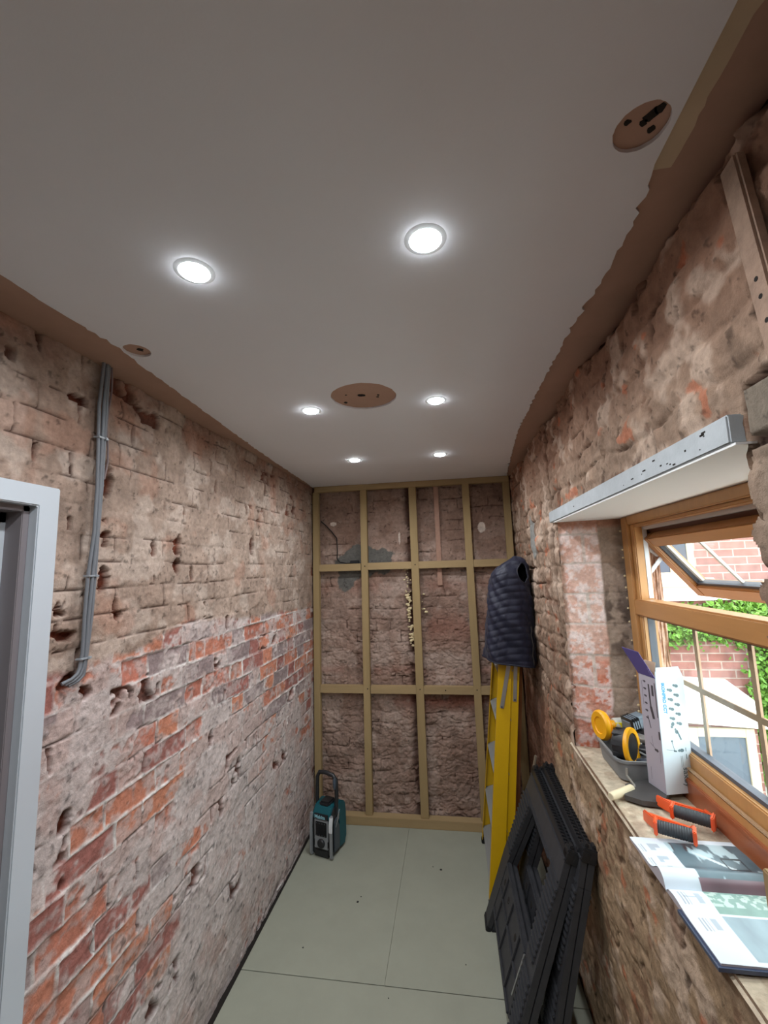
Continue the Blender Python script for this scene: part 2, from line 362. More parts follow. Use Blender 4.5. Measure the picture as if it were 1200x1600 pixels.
    for y, z, ry, rz in ((1.235, 2.18, .022, .06), (1.235, 2.0, .024, .05), (1.235, 1.85, .026, .045), (1.075, 1.78, .04, .03), (1.08, 1.70, .06, .022), (1.30, 1.73, .02, .03), (1.10, 2.40, .04, .02), (1.62, 1.98, .025, .045), (1.62, 1.90, .02, .03), (1.47, 1.955, .02, .03), (2.3, 2.02, .025, .05), (1.13, 1.56, .035, .025), (1.19, 1.52, .03, .03), (1.15, 1.18, .02, .03), (1.9, 1.12, .02, .03), (1.2, .66, .02, .03), (1.15, 1.01, .012, .035)):
        hole = np.maximum(hole, hol(y, z, ry, rz))
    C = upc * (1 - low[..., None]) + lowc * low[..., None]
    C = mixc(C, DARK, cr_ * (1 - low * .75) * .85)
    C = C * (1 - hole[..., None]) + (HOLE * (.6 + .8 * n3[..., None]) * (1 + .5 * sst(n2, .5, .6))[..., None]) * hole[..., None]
    fr = sst(n5 * .5 + n3 * .5, .66, .74) * .5; C = C * (1 - fr[..., None])
    h = (n1 - .5) * .02 + (n2 - .5) * .010 + (n3 - .5) * .005 + (n5 - .5) * .0018
    h = h + (1 - low) * ((n2 - .5) * .006 - cr_ * .007 - (1 - sst(dv, 0, .016)) * .0015 + (b2 - .5) * .004) + low * ((b2 - .5) * .008 * isb - isb * .003 + mo * isb * .0045 - (1 - isb) * 0)
    gap = low * (1 - sst(j, .001, .004)) * sst(n4, .56, .64); h = h - gap * .008; C = mixc(C, DARK, gap * .6)
    h = h - hole * .024
    h = h - topdark * .012 * sst(n4, .4, .6)
    edge = sst(U, 3.26, 3.34); h = h * (1 - edge) - .004 * edge
    return h - .004, C
st = .005
u = np.arange(.08, 3.425, st); v = np.arange(-.02, 2.556, st)
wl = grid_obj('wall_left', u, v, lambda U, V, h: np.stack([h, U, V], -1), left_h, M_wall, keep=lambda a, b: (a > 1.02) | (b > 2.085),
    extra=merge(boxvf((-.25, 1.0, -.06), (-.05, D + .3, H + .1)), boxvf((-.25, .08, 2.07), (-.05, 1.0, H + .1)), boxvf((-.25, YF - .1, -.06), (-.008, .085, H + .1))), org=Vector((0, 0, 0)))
tag(wl, 'left brick wall, red bricks and lime wash below, cream render above', kind='structure')

# ------------------------------------------------------------------ back wall (behind the studs)
PK = np.array(L(164, 142, 130)); PK2 = np.array(L(134, 106, 92)); RB = np.array(L(130, 82, 68)); GC = np.array(L(104, 102, 98))
YBW = D + .062
def back_h(U, V):
    row, bid, du, dv = bricks(U + .1, V, ch=.086, seed=31, wob=.014)
    j = np.minimum(du, dv); b1 = hsh(row, bid, 1); b2 = hsh(row, bid, 2)
    n1 = fbm(U, V, 4, 4, 101); n2 = fbm(U, V, 12, 4, 102); n3 = fbm(U, V, 40, 3, 103); n4 = fbm(U, V, 6, 4, 104); n5 = fbm(U, V, 90, 2, 105)
    C = PK * (1 - n4[..., None]) + PK2 * n4[..., None]; C = C * (.62 + .7 * n2[..., None]); C = mixc(C, L(190, 170, 158), sst(fbm(U, V, 7, 4, 131), .53, .66) * .45)
    top = sst(V, 1.95, 2.1); C = mixc(C, PK2 * .85, top * .55)
    band = np.exp(-((V - .86) / .07) ** 2) * sst(U, .45, .8) + np.exp(-((V - 1.08) / .03) ** 2) * .5 + np.exp(-((V - 1.4) / .12) ** 2) * sst(U, .85, .95) * .6 + np.exp(-((V - 1.72) / .05) ** 2) * .4
    C = mixc(C, RB, np.clip(band, 0, 1) * sst(n2 * .5 + n4 * .5, .38, .52) * .85)
    deep = np.exp(-((U - .79 - (n1 - .5) * .04) / .035) ** 2) * (V < 2.6) * sst(n2, .36, .5)
    j2 = (1 - sst(j + (n3 - .5) * .008, .0005, .005)) * sst(fbm(U, V, 9, 4, 110), .56, .66)
    C = mixc(C, DARK, j2 * .75); C = mixc(C, DARK * 1.3, deep * .8)
    cem = ((U > .17) & (U < .70)) * (1 - sst(((U - .42) / .25) ** 2 + ((V - 1.93) / .13) ** 2 + (n2 - .5) * 1.3, .8, .9)) * sst(V, 1.7, 1.72)
    cem2 = (1 - sst(((U - .27) / .11) ** 2 + ((V - 1.80) / .12) ** 2 + (n2 - .5) * 1.5, .7, .85)); cem = np.maximum(cem, cem2)
    C = mixc(C, GC, cem)
    wh = (1 - sst(((U - 1.36) / .028) ** 2 + ((V - 2.16) / .05) ** 2 + (n2 - .5) * 2, .7, .8)) + (1 - sst(((U - .155) / .03) ** 2 + ((V - 2.24) / .018) ** 2 + (n2 - .5) * 2, .7, .8)) + (1 - sst(((U - .705) / .008) ** 2 + ((V - 2.10) / .06) ** 2 + (n2 - .5) * 2, .7, .8))
    C = mixc(C, L(205, 190, 178), np.clip(wh, 0, 1))
    fr = sst(n5 * .5 + n3 * .5, .66, .74) * .5; C = C * (1 - fr[..., None])
    lowm = 1 - sst(V, 1.2, 2.0)
    lump = (np.abs(fbm(U * 1.0, V * 1.6, 9, 4, 120) - .5) * 2)
    h = (n1 - .5) * .03 + (n2 - .5) * (.014 + .010 * lowm) + (n3 - .5) * (.005 + .004 * lowm) + (n5 - .5) * .004 - j2 * .008 - (1 - sst(dv, 0, .02)) * .0022 + (b1 - .5) * .005 - (1 - sst(np.abs(fbm(U * .7, V * 1.4, 14, 3, 130) - .5), 0, .035)) * .006 * lowm - (1 - sst(lump, 0, .12)) * .006 * lowm - deep * .03
    h = h * (1 - cem * .8)
    return np.minimum(h - .008, .014), C
u = np.arange(-.03, 1.625, st); v = np.arange(-.02, 2.556, st)
wb = grid_obj('wall_back', u, v, lambda U, V, h: np.stack([U, YBW - h, V], -1), back_h, M_wallw, extra=boxvf((-.25, YBW + .07, -.06), (W + .55, YBW + .25, H + .1)), org=Vector((0, YBW, 0)))
tag(wb, 'rough pinkish stripped brick wall behind the timber frame', kind='structure')

# ------------------------------------------------------------------ right wall
BR = np.array(L(162, 140, 122)); BR2 = np.array(L(136, 110, 92)); BRG = np.array(L(140, 128, 114))
def right_h(U, V):
    row, bid, du, dv = bricks(U + .07, V + .03, ch=.085, seed=61, wob=.02)
    j = np.minimum(du, dv); b1 = hsh(row, bid, 1); b2 = hsh(row, bid, 2)
    n1 = fbm(U, V, 4, 4, 201); n2 = fbm(U, V, 13, 4, 202); n3 = fbm(U, V, 42, 3, 203); n4 = fbm(U, V, 5, 4, 204); n5 = fbm(U, V, 95, 2, 205)
    lowm = 1 - sst(V, 1.0, 1.15)
    C = BR * (1 - n4[..., None]) + BR2 * n4[..., None]; C = C * (.70 + .55 * n2[..., None])
    C = mixc(C, L(170, 144, 112), lowm * .6); C = C * (1 + .25 * (fbm((U + V) * .7, (U - V) * 2.2, 14, 4, 222)[..., None] - .5) * 2)
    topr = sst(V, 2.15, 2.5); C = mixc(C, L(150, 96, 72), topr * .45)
    C = mixc(C, L(206, 184, 166), sst(n2 * .5 + fbm(U, V, 8, 3, 211) * .5, .56, .64) * .5)
    C = mixc(C, L(186, 104, 70), sst(fbm(U, V, 15, 3, 213), .74, .78) * .6)
    C = mixc(C, L(112, 76, 58), sst(fbm(U, V, 12, 4, 214), .62, .70) * .55)
    far = sst(U, 2.45, 2.6) * lowm; C = mixc(C, L(128, 82, 70), far * .6)
    cj = (1 - sst(j + (n3 - .5) * .009, .0005, .005)) * sst(fbm(U, V, 7, 3, 210), .50, .62) * (1 - .6 * lowm)
    pit = sst(fbm(U + V * .5, V * .6, 26, 3, 215), .74, .78) * .8
    C = mixc(C, DARK, np.maximum(cj * .75, pit * .75))
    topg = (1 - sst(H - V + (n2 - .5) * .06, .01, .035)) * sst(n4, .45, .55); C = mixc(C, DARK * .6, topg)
    cem = (1 - sst(((U - 2.66) / .085) ** 2 + ((V - 2.03) / .15) ** 2 + (n2 - .5) * 1.2, .7, .82)); C = mixc(C, L(142, 142, 138), cem)
    strip = sst(U, 2.13, 2.14) * (1 - sst(U, 2.25, 2.26)) * sst(V, 1.35, 1.45)
    ck = (np.exp(-((U - 2.128 - (n2 - .5) * .012) / .004) ** 2) + .8 * np.exp(-((U - 2.263 - (n2 - .5) * .03) / .006) ** 2)) * sst(V, 1.3, 1.4); C = mixc(C, DARK, np.clip(ck, 0, 1))
    blk = (sst(U, .45, .46) * (1 - sst(U, .752, .756)) * sst(V, 2.052, 2.056) * (1 - sst(V, 2.132, 2.136))); C = mixc(C, BRG * (.8), blk)
    bj = ((np.abs(V - 2.046 - (n2 - .5) * .01) < .007) | (np.abs(V - 2.142 - (n2 - .5) * .012) < .009)) & (U < .77); bj = bj | ((np.abs(U - .764) < .008) & (V > 2.04) & (V < 2.14)); bj = bj * 1.0
    C = mixc(C, DARK * .8, bj)
    nr = (1 - sst(U, .70, .80)) * sst(V, 1.1, 1.2) * (1 - sst(V, 2.05, 2.06)); C = mixc(C, BRG * .9, nr * .7)
    fr = sst(n5 * .5 + n3 * .5, .66, .74) * .5; C = C * (1 - fr[..., None])
    h = (n1 - .5) * .030 + (n2 - .5) * .018 + (n3 - .5) * .007 + (n5 - .5) * .003 - cj * .012 - pit * .008 + (b1 - .5) * .010 * (1 - .7 * lowm) - (1 - sst(dv, 0, .02)) * .005 * (1 - .85 * lowm)
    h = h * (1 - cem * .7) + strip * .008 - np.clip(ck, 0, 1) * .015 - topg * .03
    h = h * (1 - blk * .85) + blk * .004 - bj * .02
    # quiet next to the lintel and the sill edge
    q = (1 - sst(np.abs(V - (ZL + .03)), .035, .06)) * sst(U, .76, .8) * (1 - sst(U, 2.14, 2.2)); h = h * (1 - q) - .004 * q
    q2 = sst(V, ZS - .07, ZS - .005) * (1 - sst(V, ZS + .02, ZS + .05)) * sst(U, .72, .78) * (1 - sst(U, 2.05, 2.12)); h = h * (1 - q2) + .004 * q2
    return np.clip(h - .004, -.06, .017), C
u = np.arange(.30, 3.425, st); v = np.arange(-.02, 2.556, st)
def keepR(a, b):
    jy = (vn(b * 30, b * 0, 5) - .5) * .03
    return ~((a > Y0 + jy) & (a < Y1 + (vn(b * 40, b * 0, 6) - .5) * .008) & (b > ZS) & (b < ZL + .05))
slabs = merge(boxvf((W + .05, YF - .1, -.06), (2.0, D + .3, ZS - .05)), boxvf((W + .05, YF - .1, ZL + .012), (2.0, D + .3, H + .1)), boxvf((W + .05, YF - .1, ZS - .06), (2.0, .70, ZL + .02)), boxvf((W + .05, Y1 + .055, ZS - .06), (2.0, D + .3, ZL + .02)), boxvf((W - .004, YF - .1, -.06), (W + .06, .302, H + .1)))
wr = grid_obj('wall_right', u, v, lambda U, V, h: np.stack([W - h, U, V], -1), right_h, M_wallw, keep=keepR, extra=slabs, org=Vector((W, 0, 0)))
tag(wr, 'right wall of bare lumpy brick and old plaster around the window', kind='structure')
# far reveal: pinkish brick blocks, then a mortar strip next to the window frame
def rev_h(U, V):       # U 0..1 from room face to frame
    n1 = fbm(U * .27, V, 8, 4, 301); n2 = fbm(U * .27, V, 24, 4, 302); n3 = fbm(U * .27, V, 80, 3, 303)
    row = np.floor((V - 1.07) / .131 + (n1 - .5) * .1); fv = (V - 1.07) / .131 + (n1 - .5) * .1 - row; dv = np.minimum(fv, 1 - fv) * .131
    b = hsh(row, row * 0, 5)
    C = np.array(L(206, 170, 156)) * (.8 + .4 * n2[..., None]); red = 1 - sst(V, 1.30, 1.62)
    C = mixc(C, L(188, 108, 82), np.clip(red * .75 + sst(n1, .55, .62) * .35, 0, 1) * (.5 + .5 * sst(n2, .35, .55)))
    C = mixc(C, L(220, 208, 206), sst(n2 * .6 + n3 * .4, .47, .58) * .7)
    head = (U > .36) & (U < .40) & ((row % 2) == 0); mo = np.maximum(1 - sst(dv, .002, .006), head * .8)
    C = mixc(C, L(196, 184, 176), mo)
    st_ = sst(U + (n1 - .5) * .12, .60, .66); C = mixc(C, L(158, 140, 126), st_); C = mixc(C, L(78, 64, 58), st_ * (1 - sst(np.abs(V - 1.62 + (n2 - .5) * .2), .06, .2)) * sst(n2, .4, .55) * .8)
    ls = (1 - sst(U + (n2 - .5) * .1, .02, .08)) * .6; C = mixc(C, BR2, ls)
    tp = sst(V, 2.0, 2.03); C = mixc(C, L(150, 96, 70), tp * .7)
    return (n1 - .5) * .014 + (n2 - .5) * .010 + (n3 - .5) * .005 - mo * .003 - st_ * .008 + (b - .5) * .006, C
rv = grid_obj('window_reveal', np.linspace(0, 1, 56), np.arange(ZS - .01, ZL + .004, .005), lambda U, V, h: np.stack([W + .006 + U * (WX + .01 - W), (Y1 + .004) - (Y1 - 1.985) * U ** 1.1 - h, V], -1), rev_h, M_wall, parent=wr)
def rev2_h(U, V):
    h, C = right_h(U * .3 + 5, V); return h, C * .9
grid_obj('window_reveal', np.linspace(0, 1, 50), np.arange(ZS - .01, ZL + .004, .005), lambda U, V, h: np.stack([W + .008 + U * (WX + .01 - W), Y0 - .012 - .045 * U + h * .7, V], -1), rev2_h, M_wallw, parent=wr)
# sill ledge
def sill_h(U, V):      # U = x, V = y
    n1 = fbm(U, V, 6, 4, 401); n2 = fbm(U, V, 25, 4, 402); n3 = fbm(U, V, 70, 3, 403)
    C = np.array(L(196, 182, 160)) * (.8 + .4 * n1[..., None]); C = mixc(C, L(150, 126, 104), sst(n2, .56, .68) * .5)
    e = 1 - sst(U - W + .004 + (n1 - .5) * .02, .0, .014)
    return (n1 - .5) * .004 + (n2 - .5) * .003 - e * .006 * (1 + n2) - .006, C
grid_obj('sill_ledge', np.arange(W - .006, WX + .012, .004), np.arange(.70, Y1 + .06, .005), lambda U, V, h: np.stack([U, V, ZS + h], -1), sill_h, M_wallw, parent=wr, extra=boxvf((W + .02, .70, ZS - .06), (WX + .02, Y1 + .05, ZS - .016)))
# lintel and white soffit
m = MB(); m.add(*boxvf((W - .012, .779, ZL + .001), (W + .10, 2.115, ZL + .052))); li = m.build('trim_2', M_conc, bevel=.003, org=(W, 1.4, ZL)); tag(li, 'painted grey concrete lintel over the window', kind='structure')
m = MB()
for k in range(16):
    y = .83 + 1.2 * rnd.random() ** 1.6; z = ZL + .008 + .036 * rnd.random(); r = rnd.uniform(.0015, .004)
    m.box((W - .012, y, z), (.0012, r * rnd.uniform(1, 5), r))
m.build('chip_mark', M_dark, li)
m = MB(); m.add(*boxvf((W - .008, .772, ZL - .0035), (WX + .012, Y1 + .015, ZL + .0008))); so = m.build('trim_3', M_soff, org=(W, 1.4, ZL)); tag(so, 'white painted soffit under the lintel', kind='structure')

# wall near the camera's back
m = MB(); m.add(*boxvf((-.25, YF - .25, -.06), (2.0, YF, H + .1))); tag(m.build('wall_near', mat('plain_plaster', (176, 156, 140), .9, noise=.1, nscale=4, bump=.003, bscale=8), org=(0, YF, 0)), 'plastered wall behind the viewer', kind='structure')

# ------------------------------------------------------------------ door in left wall
dr = thing('door_1', (0, .55, 0), 'white door frame in the left brick wall with dark opening', kind='structure')
# architrave: outer edge y=1.043, top z=2.112; face stands 20 mm proud
AO, AI, AT, AB_ = 1.043, .980, 2.112, 2.055
XF = .018
m = MB()
m.prism([(AO, -.0), (AO, AT), (.02, AT), (.02, AB_), (AI, AB_), (AI, 0)], .030, frame_M((XF - .030, 0, 0), (0, 1, 0), (0, 0, 1)))
m.build('architrave', M_white, dr, bevel=.003)
m = MB(); m.add(*boxvf((-.30, AI - .018, 0), (XF - .028, AI + .018, AB_ + .002))); m.add(*boxvf((-.30, .02, AB_ - .016), (XF - .028, AI + .01, AB_ + .014))); m.build('door_lining', M_greyw, dr, bevel=.002)
m = MB(); m.add(*boxvf((-.115, AI - .038, 0), (-.06, AI - .014, AB_ - .016))); m.add(*boxvf((-.115, .02, AB_ - .046), (-.06, AI - .014, AB_ - .016))); m.build('door_stop', M_white, dr, bevel=.002)
m = MB(); m.add(*boxvf((-.30, -.0, 0), (-.008, .085, AT))); m.build('far_jamb', M_white, dr)
# hallway beyond, a dark panelled door standing open
m = MB(); m.add(*boxvf((-1.35, -.4, -.05), (-1.30, 1.9, 2.6))); m.add(*boxvf((-1.35, 1.3, -.05), (-.25, 1.35, 2.6))); m.add(*boxvf((-1.35, -.45, -.05), (-.25, -.4, 2.6))); m.add(*boxvf((-1.35, -.4, 2.5), (-.25, 1.35, 2.6))); m.add(*boxvf((-1.35, -.4, -.05), (-.25, 1.35, -.01)))
m.build('hallway', mat('hall_paint', (120, 108, 100), .8), dr)
m = MB(); m.add(*boxvf((-.29, .90, .01), (-.25, .938, 2.03)))
m.add(*boxvf((-.98, .86, .01), (-.27, .90, 2.03))); m.add(*boxvf((-.90, .852, .2), (-.40, .862, .9))); m.add(*boxvf((-.90, .852, 1.05), (-.40, .862, 1.9)))
m.build('door_leaf', M_brown, dr, bevel=.004)

# ------------------------------------------------------------------ window
wn = thing('window_1', (WX, 1.35, ZS), 'golden oak coloured window, top light tilted open', kind='structure')
YA, YZ = .715, 1.968
FT, FB = ZL - .004, 1.150
m = MB()      # frame profile: 70 deep, two steps
def frame(m, x0, x1, y0, y1, z0, z1, wj, wt, wb):
    m.add(*boxvf((x0, y1 - wj, z0), (x1, y1, z1))); m.add(*boxvf((x0, y0, z0), (x1, y0 + wj, z1)))
    m.add(*boxvf((x0, y0 + wj, z1 - wt), (x1, y1 - wj, z1))); m.add(*boxvf((x0, y0 + wj, z0), (x1, y1 - wj, z0 + wb)))
frame(m, WX, WX + .07, YA, YZ, FB - .04, FT, .062, .036, .07)
m.build('window_frame', [M_oak], wn, bevel=.004)
m = MB(); frame(m, WX + .012, WX + .065, YA + .060, YZ - .060, FB + .028, FT - .034, .034, .014, .05); 
m.build('frame_step', M_oak, wn, bevel=.004)
m = MB(); m.add(*boxvf((WX - .002, YA + .06, 1.643), (WX + .068, YZ - .06, 1.708))); m.build('transom', M_oakh, wn, bevel=.006)
m = MB(); m.add(*boxvf((WX - .006, YA, ZS - .012), (WX + .03, YZ - .004, FB - .008))); m.add(*boxvf((WX - .010, YA, FB - .010), (WX + .02, YZ - .004, FB + .004)))
m.build('sill_nosing', mat('reddish_oak_foil', (156, 92, 60), .35, noise=.1, nscale=12), wn, bevel=.003)
m = MB(); m.add(*boxvf((WX - .003, YA + .02, FB + .030), (WX + .01, YZ - .02, FB + .036))); m.build('groove_bead', mat('tan_bead', (170, 140, 110), .4), wn, bevel=.002)
GY0, GY1 = YA + .094, YZ - .094
m = MB()
x = WX + .034
for (a, b, c, d) in ((GY1 - .002, GY1 + .012, 1.225, 1.645), (GY0 - .012, GY0 + .002, 1.225, 1.645)): m.add(*boxvf((x - .006, a, c), (x + .02, b, d)))
m.add(*boxvf((x - .006, GY0, 1.226), (x + .02, GY1, 1.240))); m.add(*boxvf((x - .006, GY0, 1.634), (x + .02, GY1, 1.644)))
m.build('gasket', M_grs, wn)
m = MB(); m.add(*boxvf((x + .004, GY0 - .004, 1.226), (x + .02, GY1 + .004, 1.646))); m.build('glass_pane', glass_mat('clear_glass'), wn)
m = MB()
for y in (1.600, 1.330, 1.060, .85): m.add(*boxvf((x + .0205, y - .009, 1.236), (x + .027, y + .009, 1.64)))
m.add(*boxvf((x + .0208, GY0, 1.424), (x + .0268, GY1, 1.442))); m.build('glazing_bar', mat('bronze_bar', (176, 140, 112), .45), wn)
# opening edge seal seen in the upper light
m = MB(); m.add(*boxvf((WX + .044, YZ - .096, 1.712), (WX + .060, YZ - .064, 2.0))); m.add(*boxvf((WX + .047, GY0 - .02, 1.985), (WX + .062, GY1 + .02, 2.0))); m.build('weather_seal', mat('white_seal', (214, 220, 226), .4), wn)
# tilted sash
a = thing('tmp', (0, 0, 0)); bpy.data.objects.remove(a)
hx, hz = WX + .062, 1.962
ang = math.radians(39)
dn = Vector((math.sin(ang), 0, -math.cos(ang))); nn = Vector((math.cos(ang), 0, math.sin(ang)))   # down the sash, outwards
SH = .302; SY0, SY1 = YA + .070, YZ - .070
SM = frame_M((hx, SY1, hz), (0, -1, 0), tuple(dn))            # local x along -y, local y down the sash
if (SM.to_3x3() @ Vector((0, 0, 1))).dot(nn) < 0: SGN = -1
else: SGN = 1
WS = SY1 - SY0
def sbox(m, x0, x1, y0, y1, n0, n1):
    n0, n1 = sorted((n0 * SGN, n1 * SGN)); m.add(*boxvf((x0, y0, n0), (x1, y1, n1)), M=SM)
sash = None
m = MB()
sbox(m, 0, .052, 0, SH, -.022, .03); sbox(m, WS - .052, WS, 0, SH, -.022, .03); sbox(m, .052, WS - .052, 0, .046, -.022, .03); sbox(m, .052, WS - .052, SH - .052, SH, -.022, .03)
sash = m.build('sash', M_oakh, wn, bevel=.004)
m = MB(); sbox(m, -.012, .012, -.008, SH + .008, .018, .034); sbox(m, -.01, WS + .01, -.018, .012, .016, .040); sbox(m, -.01, WS + .01, SH - .006, SH + .012, .018, .034); m.build('sash_rebate', M_oakd, sash, bevel=.002)
m = MB(); sbox(m, .050, .062, .044, SH - .05, -.010, .012); sbox(m, .05, WS - .05, SH - .062, SH - .050, -.010, .012); sbox(m, .05, WS - .05, .044, .052, -.010, .012); m.build('gasket', M_grs, sash)
m = MB(); sbox(m, .066, .084, .05, SH - .06, .002, .010); sbox(m, .30, .312, .05, SH - .06, .002, .010); sbox(m, .57, .582, .05, SH - .06, .002, .010); m.build('glazing_bar', mat('pale_bar', (214, 206, 196), .4), sash)
m = MB(); sbox(m, .05, WS - .05, .044, SH - .05, -.006, -.001); m.build('glass_pane', glass_mat('sash_glass', haze=.012), sash)
# friction stay
yS = YZ - .074
m = MB(); P1 = Vector((WX + .05, yS, 1.930)); P2 = P1 + Vector((.052, -.004, -.052)); P3 = Vector((WX + .052, yS, 1.795))
m.beam(P1, P2, .004, .016); m.beam(P3, P2 + Vector((.02, -.006, .008)), .004, .016); m.beam((WX + .046, yS + .004, 1.72), (WX + .046, yS + .004, 1.985), .004, .014)
m.beam(P2, P2 + Vector((.0, -.002, .06)), .004, .014)
m.build('stay_arm', M_alu, wn, bevel=.0015)
# foam blobs along the frame edge
m = MB()
for k in range(16):
    z = 1.18 + .85 * k / 16 + rnd.uniform(-.02, .02); r = rnd.uniform(.0025, .0055)
    m.lathe([(.0001, -r), (r * .8, -r * .6), (r, 0), (r * .8, r * .6), (.0001, r)], 8, Matrix.Translation((WX - .002, YZ + .004 + rnd.uniform(-.003, .002), z)))
m.build('foam_blob', mat('dried_foam', (216, 200, 160), .8), wn, smooth=True)
# outer leaf of brick that frames the window outside
def ext_h(U, V):
    n1 = fbm(U, V, 12, 3, 501); n2 = fbm(U, V, 40, 3, 502); C = np.array(L(196, 160, 140)) * (.8 + .4 * n1[..., None])
    return (n1 - .5) * .03 + (n2 - .5) * .01, C
grid_obj('outer_jamb', np.linspace(0, 1, 16), np.arange(1.0, 2.15, .012), lambda U, V, h: np.stack([WX + .07 + U * .042 + h * .4, YZ - .055 + h * .6 - .005, V], -1), ext_h, M_wall, parent=wr, extra=boxvf((WX + .075, YZ - .035, 1.0), (1.945, Y1 + .2, 2.15)))
m = MB(); m.add(*boxvf((WX + .06, .5, .98), (2.06, 2.25, 1.108))); m.build('outer_sill', mat('stone_sill', (170, 160, 150), .85, noise=.1, nscale=10, bump=.001), wr, bevel=.006)

# ------------------------------------------------------------------ outside
def brick_mat(name, c1, c2, mort, bw=.225, rh=.075):
    m = bpy.data.materials.new(name); m.use_nodes = True; t = m.node_tree; b = t.nodes['Principled BSDF']; N = t.nodes.new; K = t.links.new
    co = N('ShaderNodeTexCoord'); sp = N('ShaderNodeSeparateXYZ'); cb = N('ShaderNodeCombineXYZ'); ad = N('ShaderNodeMath'); ad.operation = 'ADD'
    K(co.outputs['Object'], sp.inputs[0]); K(sp.outputs['X'], ad.inputs[0]); K(sp.outputs['Y'], ad.inputs[1]); K(ad.outputs[0], cb.inputs['X']); K(sp.outputs['Z'], cb.inputs['Y'])
    br = N('ShaderNodeTexBrick'); K(cb.outputs[0], br.inputs['Vector']); br.inputs['Scale'].default_value = 1
    br.inputs['Brick Width'].default_value = bw; br.inputs['Row Height'].default_value = rh; br.inputs['Mortar Size'].default_value = .006; br.inputs['Bias'].default_value = -.1
    br.inputs['Color1'].default_value = L(*c1) + (1,); br.inputs['Color2'].default_value = L(*c2) + (1,); br.inputs['Mortar'].default_value = L(*mort) + (1,)
    n = N('ShaderNodeTexNoise'); n.inputs['Scale'].default_value = 9; K(co.outputs['Object'], n.inputs[0])
    mr = N('ShaderNodeMapRange'); mr.inputs[1].default_value = .3; mr.inputs[2].default_value = .7; mr.inputs[3].default_value = .75; mr.inputs[4].default_value = 1.25; K(n.outputs[0], mr.inputs[0])
    vm = N('ShaderNodeVectorMath'); vm.operation = 'SCALE'; K(br.outputs['Color'], vm.inputs[0]); K(mr.outputs[0], vm.inputs['Scale']); K(vm.outputs[0], b.inputs['Base Color'])
    bp = N('ShaderNodeBump'); bp.inputs['Distance'].default_value = .004; bp.invert = True; K(br.outputs['Fac'], bp.inputs['Height']); K(bp.outputs[0], b.inputs['Normal'])
    b.inputs['Roughness'].default_value = .9; return m
M_hb = brick_mat('house_brick', (142, 98, 90), (126, 80, 72), (158, 138, 128))
M_cw = mat('cream_window_paint', (196, 182, 156), .45)
M_wr = mat('white_render', (238, 236, 230), .7)
M_pane = mat('dark_house_glass', (44, 52, 66), .08)
M_pane2 = mat('pale_house_glass', (84, 92, 104), .1)
g = MB(); g.add(*boxvf((1.98, -3, -.35), (9, 9, -.15))); tag(g.build('courtyard_paving', mat('paving', (190, 188, 180), .9, noise=.15, nscale=3), org=(4, 3, -.15)), 'paved courtyard ground outside the window', kind='structure')
YH = 4.6
hs = thing('neighbouring_house', (3.8, YH, -.15), 'red brick house wall seen through the window across the courtyard', 'house')
m = MB(); m.add(*boxvf((2.0, YH, -.15), (7.2, YH + .25, 3.6))); m.build('wall', M_hb, hs)
def house_window(x0, x1, z0, z1, nx, nz, pm, y=YH, fr=.055):
    m = MB(); m.add(*boxvf((x0, y - .03, z0), (x0 + fr, y + .01, z1))); m.add(*boxvf((x1 - fr, y - .03, z0), (x1, y + .01, z1)))
    m.add(*boxvf((x0 + fr, y - .03, z1 - fr), (x1 - fr, y + .01, z1))); m.add(*boxvf((x0 + fr, y - .03, z0), (x1 - fr, y + .01, z0 + fr)))
    for i in range(1, nx): xx = x0 + (x1 - x0) * i / nx; m.add(*boxvf((xx - .014, y - .024, z0 + fr), (xx + .014, y + .008, z1 - fr)))
    for i in range(1, nz): zz = z0 + (z1 - z0) * i / nz; m.add(*boxvf((x0 + fr, y - .022, zz - .012), (x1 - fr, y + .006, zz + .012)))
    f = m.build('window', M_cw, hs, bevel=.003)
    p = MB(); p.add(*boxvf((x0 + fr * .7, y - .012, z0 + fr * .7), (x1 - fr * .7, y + .004, z1 - fr * .7))); p.build('pane', pm, f)
house_window(2.62, 3.44, 1.685, 2.9, 4, 3, M_pane)
m = MB(); m.add(*boxvf((2.5, YH - .11, 1.60), (3.56, YH + .01, 1.684))); m.build('window_sill', M_cw, hs, bevel=.01)
m = MB(); m.add(*boxvf((2.46, YH - .05, 1.47), (3.72, YH + .01, 1.60))); m.build('render_band', M_wr, hs, bevel=.006)
# white canopy over a bay window
m = MB(); m.hexa([(2.7, YH - .42, .50), (3.66, YH - .42, .44), (3.66, YH + .01, .44), (2.7, YH + .01, .50), (2.7, YH - .36, .76), (3.60, YH - .36, .66), (3.60, YH + .01, .74), (2.7, YH + .01, .80)]); m.build('bay_canopy', M_wr, hs, bevel=.01)
m = MB(); m.add(*boxvf((2.75, YH - .34, -.14), (3.60, YH + .01, .45))); m.build('bay_wall', M_hb, hs)
house_window(3.05, 3.56, -.12, .43, 1, 1, M_pane2, y=YH - .345, fr=.07)
# second, side wing of the house closing the courtyard on the right
m = MB(); m.add(*boxvf((6.2, .3, -.15), (6.45, YH + .01, 3.2))); m.build('wing_wall', M_hb, hs)
